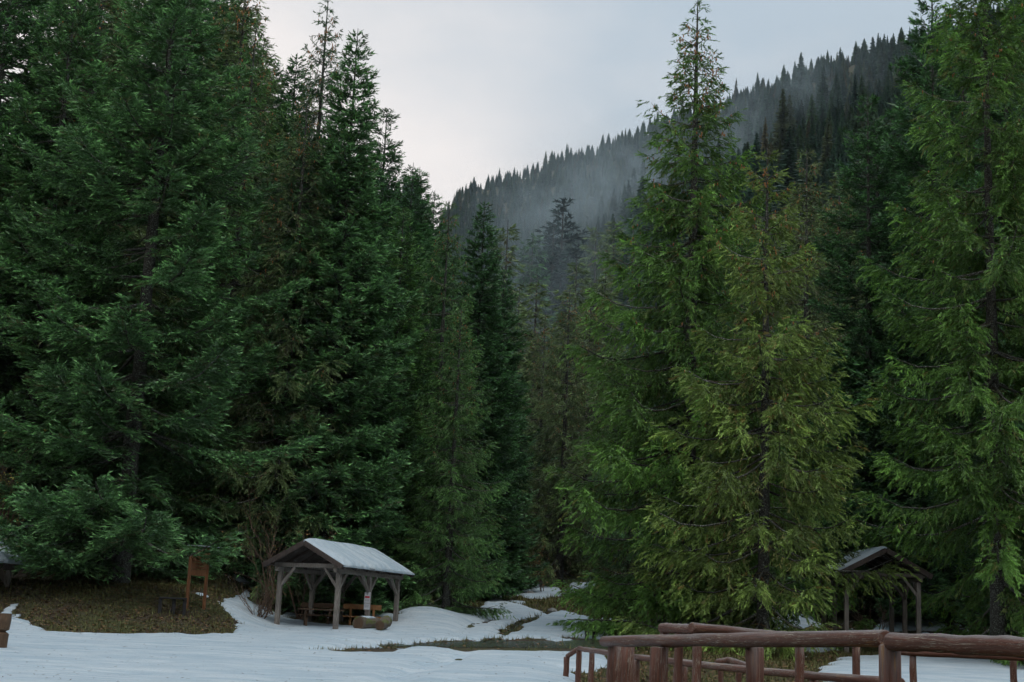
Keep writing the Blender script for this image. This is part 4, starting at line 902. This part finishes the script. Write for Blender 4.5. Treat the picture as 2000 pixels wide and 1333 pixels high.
shrub('bare_shrub', 'red-brown bare thicket under the spruce with arched branches', 1085, 1140, 3.6, 0.6, 14, 6, 'dryleaf', 140)
shrub('bare_shrub', 'thin bare twigs inside the right half-hidden shelter', 1712, 1215, 2.0, 0.7, 9, 7, Y=62)
def stone(px, py, r, seed, label):
    b = hit(px, py); g_ = np.random.default_rng(seed); import bmesh
    bm = bmesh.new(); bmesh.ops.create_icosphere(bm, subdivisions=2, radius=r)
    for v in bm.verts:
        k = 1 + 0.25 * (float(vn(v.co.x / r * 1.5 + seed, v.co.y / r * 1.5, seed)) - 0.5) + 0.2 * (float(vn(v.co.z / r * 2, v.co.x / r * 2, seed + 3)) - 0.5); v.co *= k; v.co.z *= 0.6
    me = bpy.data.meshes.new('stone'); bm.to_mesh(me); bm.free(); me.materials.append(MT['stone'])
    o = add_obj('stone', me, None, (b[0], b[1], float(gh(*b)) + r * 0.25)); tag(o, label, 'stone', 'stones by the stream'); return o
for i, (a, b, r, l) in enumerate([(1000, 1150, 0.35, 'grey stone at the left end of the far snow patch'), (1022, 1138, 0.5, 'snow-dusted stone below the dark trees in the valley mouth'), (1035, 1163, 0.3, 'small stone on the lower edge of the far snow patch'), (905, 1201, 0.25, 'flat stone on the brown strip right of the snow mound'), (1078, 1197, 0.28, 'stone where the stream bends by the right spruce')]):
    stone(a, b, r, 10 + i, l)

# ------------------------------------------------------------------ grass, litter and debris
def scatter(name, n, xr, yr, want_snow, size, mat, label, cat, seed, upright):
    g = np.random.default_rng(seed); x = g.uniform(*xr, n); y = g.uniform(*yr, n); s = snow_sd(x, y); k = (s > 0.3) if want_snow else (s < 0.09)
    if not want_snow:
        P0 = np.stack([x, y], -1); inw = np.maximum.reduce([sdist(P0, q) for q in BARE[:3]]); k &= (inw < 0.15) | (g.random(len(x)) < 0.04)
    x, y = x[k], y[k]; n = len(x); z = snow_z(x, y) if want_snow else gh(x, y); P = np.stack([x, y, z], -1); a = g.uniform(0, 6.28, n); L = size[0] * g.uniform(0.5, 1.5, n); w_ = size[1] * g.uniform(0.6, 1.4, n)
    d = np.stack([np.cos(a) * (0.45 if upright else 1), np.sin(a) * (0.45 if upright else 1), (g.uniform(0.5, 1.1, n) if upright else g.uniform(0.0, 0.25, n))], -1); sv = np.stack([-np.sin(a), np.cos(a), g.uniform(-0.3, 0.3, n)], -1)
    off = np.array([0, 0, 0.0 if upright else 0.015])
    if upright:
        V = np.stack([P + sv * w_[:, None] / 2, P - sv * w_[:, None] / 2, P + d * L[:, None]], 1).reshape(-1, 3); Fq = np.arange(3 * n).reshape(-1, 3)
    else:
        V = np.stack([P + off, P + off + d * (L / 2)[:, None] + sv * w_[:, None] / 2, P + off + d * L[:, None], P + off + d * (L / 2)[:, None] - sv * w_[:, None] / 2], 1).reshape(-1, 3); Fq = np.arange(4 * n).reshape(-1, 4)
    o = add_obj(name, mesh_np(name, V, Fq, [MT[mat]]), kind='stuff'); tag(o, label, cat); return o
scatter('grass', 75000, (-19, 22), (38, 64), False, (0.15, 0.032), 'grass', 'short olive grass and moss on the bare ground', 'grass', 1, True)
scatter('leaf_litter', 70000, (-19, 22), (40, 66), False, (0.12, 0.085), 'litter', 'brown dead leaves strewn over the bare ground', 'leaves', 2, False)
scatter('valley_grass', 26000, (-8, 12), (64, 108), False, (0.24, 0.05), 'grass', 'mossy grass between the snow patches in the valley mouth', 'grass', 4, True)
scatter('valley_litter', 12000, (-8, 12), (64, 108), False, (0.18, 0.12), 'litter', 'dead leaves between the snow patches in the valley mouth', 'leaves', 5, False)
scatter('needle_debris', 1500, (-16, 6), (28, 62), True, (0.11, 0.022), 'debris', 'dark twigs and needles scattered on the snow', 'debris', 3, False)

# ------------------------------------------------------------------ haze and mist
def volume_mat(name, color, dens_const=None, build=None, aniso=0.1):
    m = bpy.data.materials.new(name); m.use_nodes = True; nt = m.node_tree; nt.nodes.clear()
    o = N(nt, 'ShaderNodeOutputMaterial'); v = N(nt, 'ShaderNodeVolumePrincipled'); nt.links.new(v.outputs[0], o.inputs['Volume'])
    v.inputs['Color'].default_value = (*color, 1); v.inputs['Anisotropy'].default_value = aniso
    if dens_const is not None: v.inputs['Density'].default_value = dens_const
    else: nt.links.new(build(nt), v.inputs['Density'])
    return m
zmin = float(min(v.co.z for v in ground.data.vertices)); zmax = float(max(v.co.z for v in ground.data.vertices))
hz = MB().box((0, 470, (zmin - 1 + zmax + 45) / 2), (1440, 1100, zmax + 45 - (zmin - 1))).build('haze', volume_mat('haze_air', (0.72, 0.85, 0.98), 0.00007), kind='stuff')
def mist(px, py, Y, sx, sy, sz, dens, seed, label, tilt=0.0):
    c = at(px, py, Y)
    import bmesh
    bm = bmesh.new(); bmesh.ops.create_icosphere(bm, subdivisions=3, radius=1.0); me = bpy.data.meshes.new('mist'); bm.to_mesh(me); bm.free()
    def bd(nt):
        t = N(nt, 'ShaderNodeTexCoord').outputs['Object']
        ln = N(nt, 'ShaderNodeVectorMath', operation='LENGTH'); nt.links.new(t, ln.inputs[0]); fall = rng(nt, ln.outputs['Value'], 1.0, 0.15)
        mp = N(nt, 'ShaderNodeMapping'); mp.inputs['Location'].default_value = (seed * 3.1, seed, 0); mp.inputs['Scale'].default_value = (1.0, 1.0, 0.75); nt.links.new(t, mp.inputs[0])
        n = noise(nt, 2.3, 6, 0.62, mp.outputs[0], 1.4); a = rng(nt, n, 0.44, 0.70)
        mu = N(nt, 'ShaderNodeMath', operation='MULTIPLY'); nt.links.new(fall, mu.inputs[0]); nt.links.new(a, mu.inputs[1])
        m2 = N(nt, 'ShaderNodeMath', operation='MULTIPLY'); nt.links.new(mu.outputs[0], m2.inputs[0]); m2.inputs[1].default_value = dens; return m2.outputs[0]
    me.materials.append(volume_mat('mist_air', (0.72, 0.88, 0.95), None, bd))
    o = add_obj('mist', me, None, tuple(c), 'stuff'); o.scale = (sx, sy, sz); o.rotation_euler = (0, tilt, 0); tag(o, label, 'mist'); return o
mist(1150, 400, 470, 50, 35, 26, 0.032, 1, 'pale mist drifting across the hillside behind the tallest spruce', -0.3)
mist(1230, 350, 520, 40, 30, 28, 0.026, 2, 'mist plume rising towards the skyline left of the tallest spruce', -0.6)
mist(1440, 270, 420, 15, 14, 24, 0.05, 3, 'small mist plume beside the spire of the tallest spruce', 0.3)
mist(1010, 640, 160, 7, 8, 17, 0.05, 4, 'thin mist hanging in the gap of the valley', 0.15)
mist(1080, 610, 150, 16, 22, 22, 0.020, 6, 'soft haze filling the middle of the valley')
mist(1200, 420, 430, 100, 60, 60, 0.006, 7, 'broad thin mist bank lying along the wooded hill', -0.35)
mist(1600, 260, 420, 62, 45, 42, 0.008, 8, 'thin mist over the upper right of the wooded hill', -0.4)
mist(1580, 165, 460, 18, 14, 12, 0.035, 5, 'faint mist wisp high on the right of the hill', 0.4)
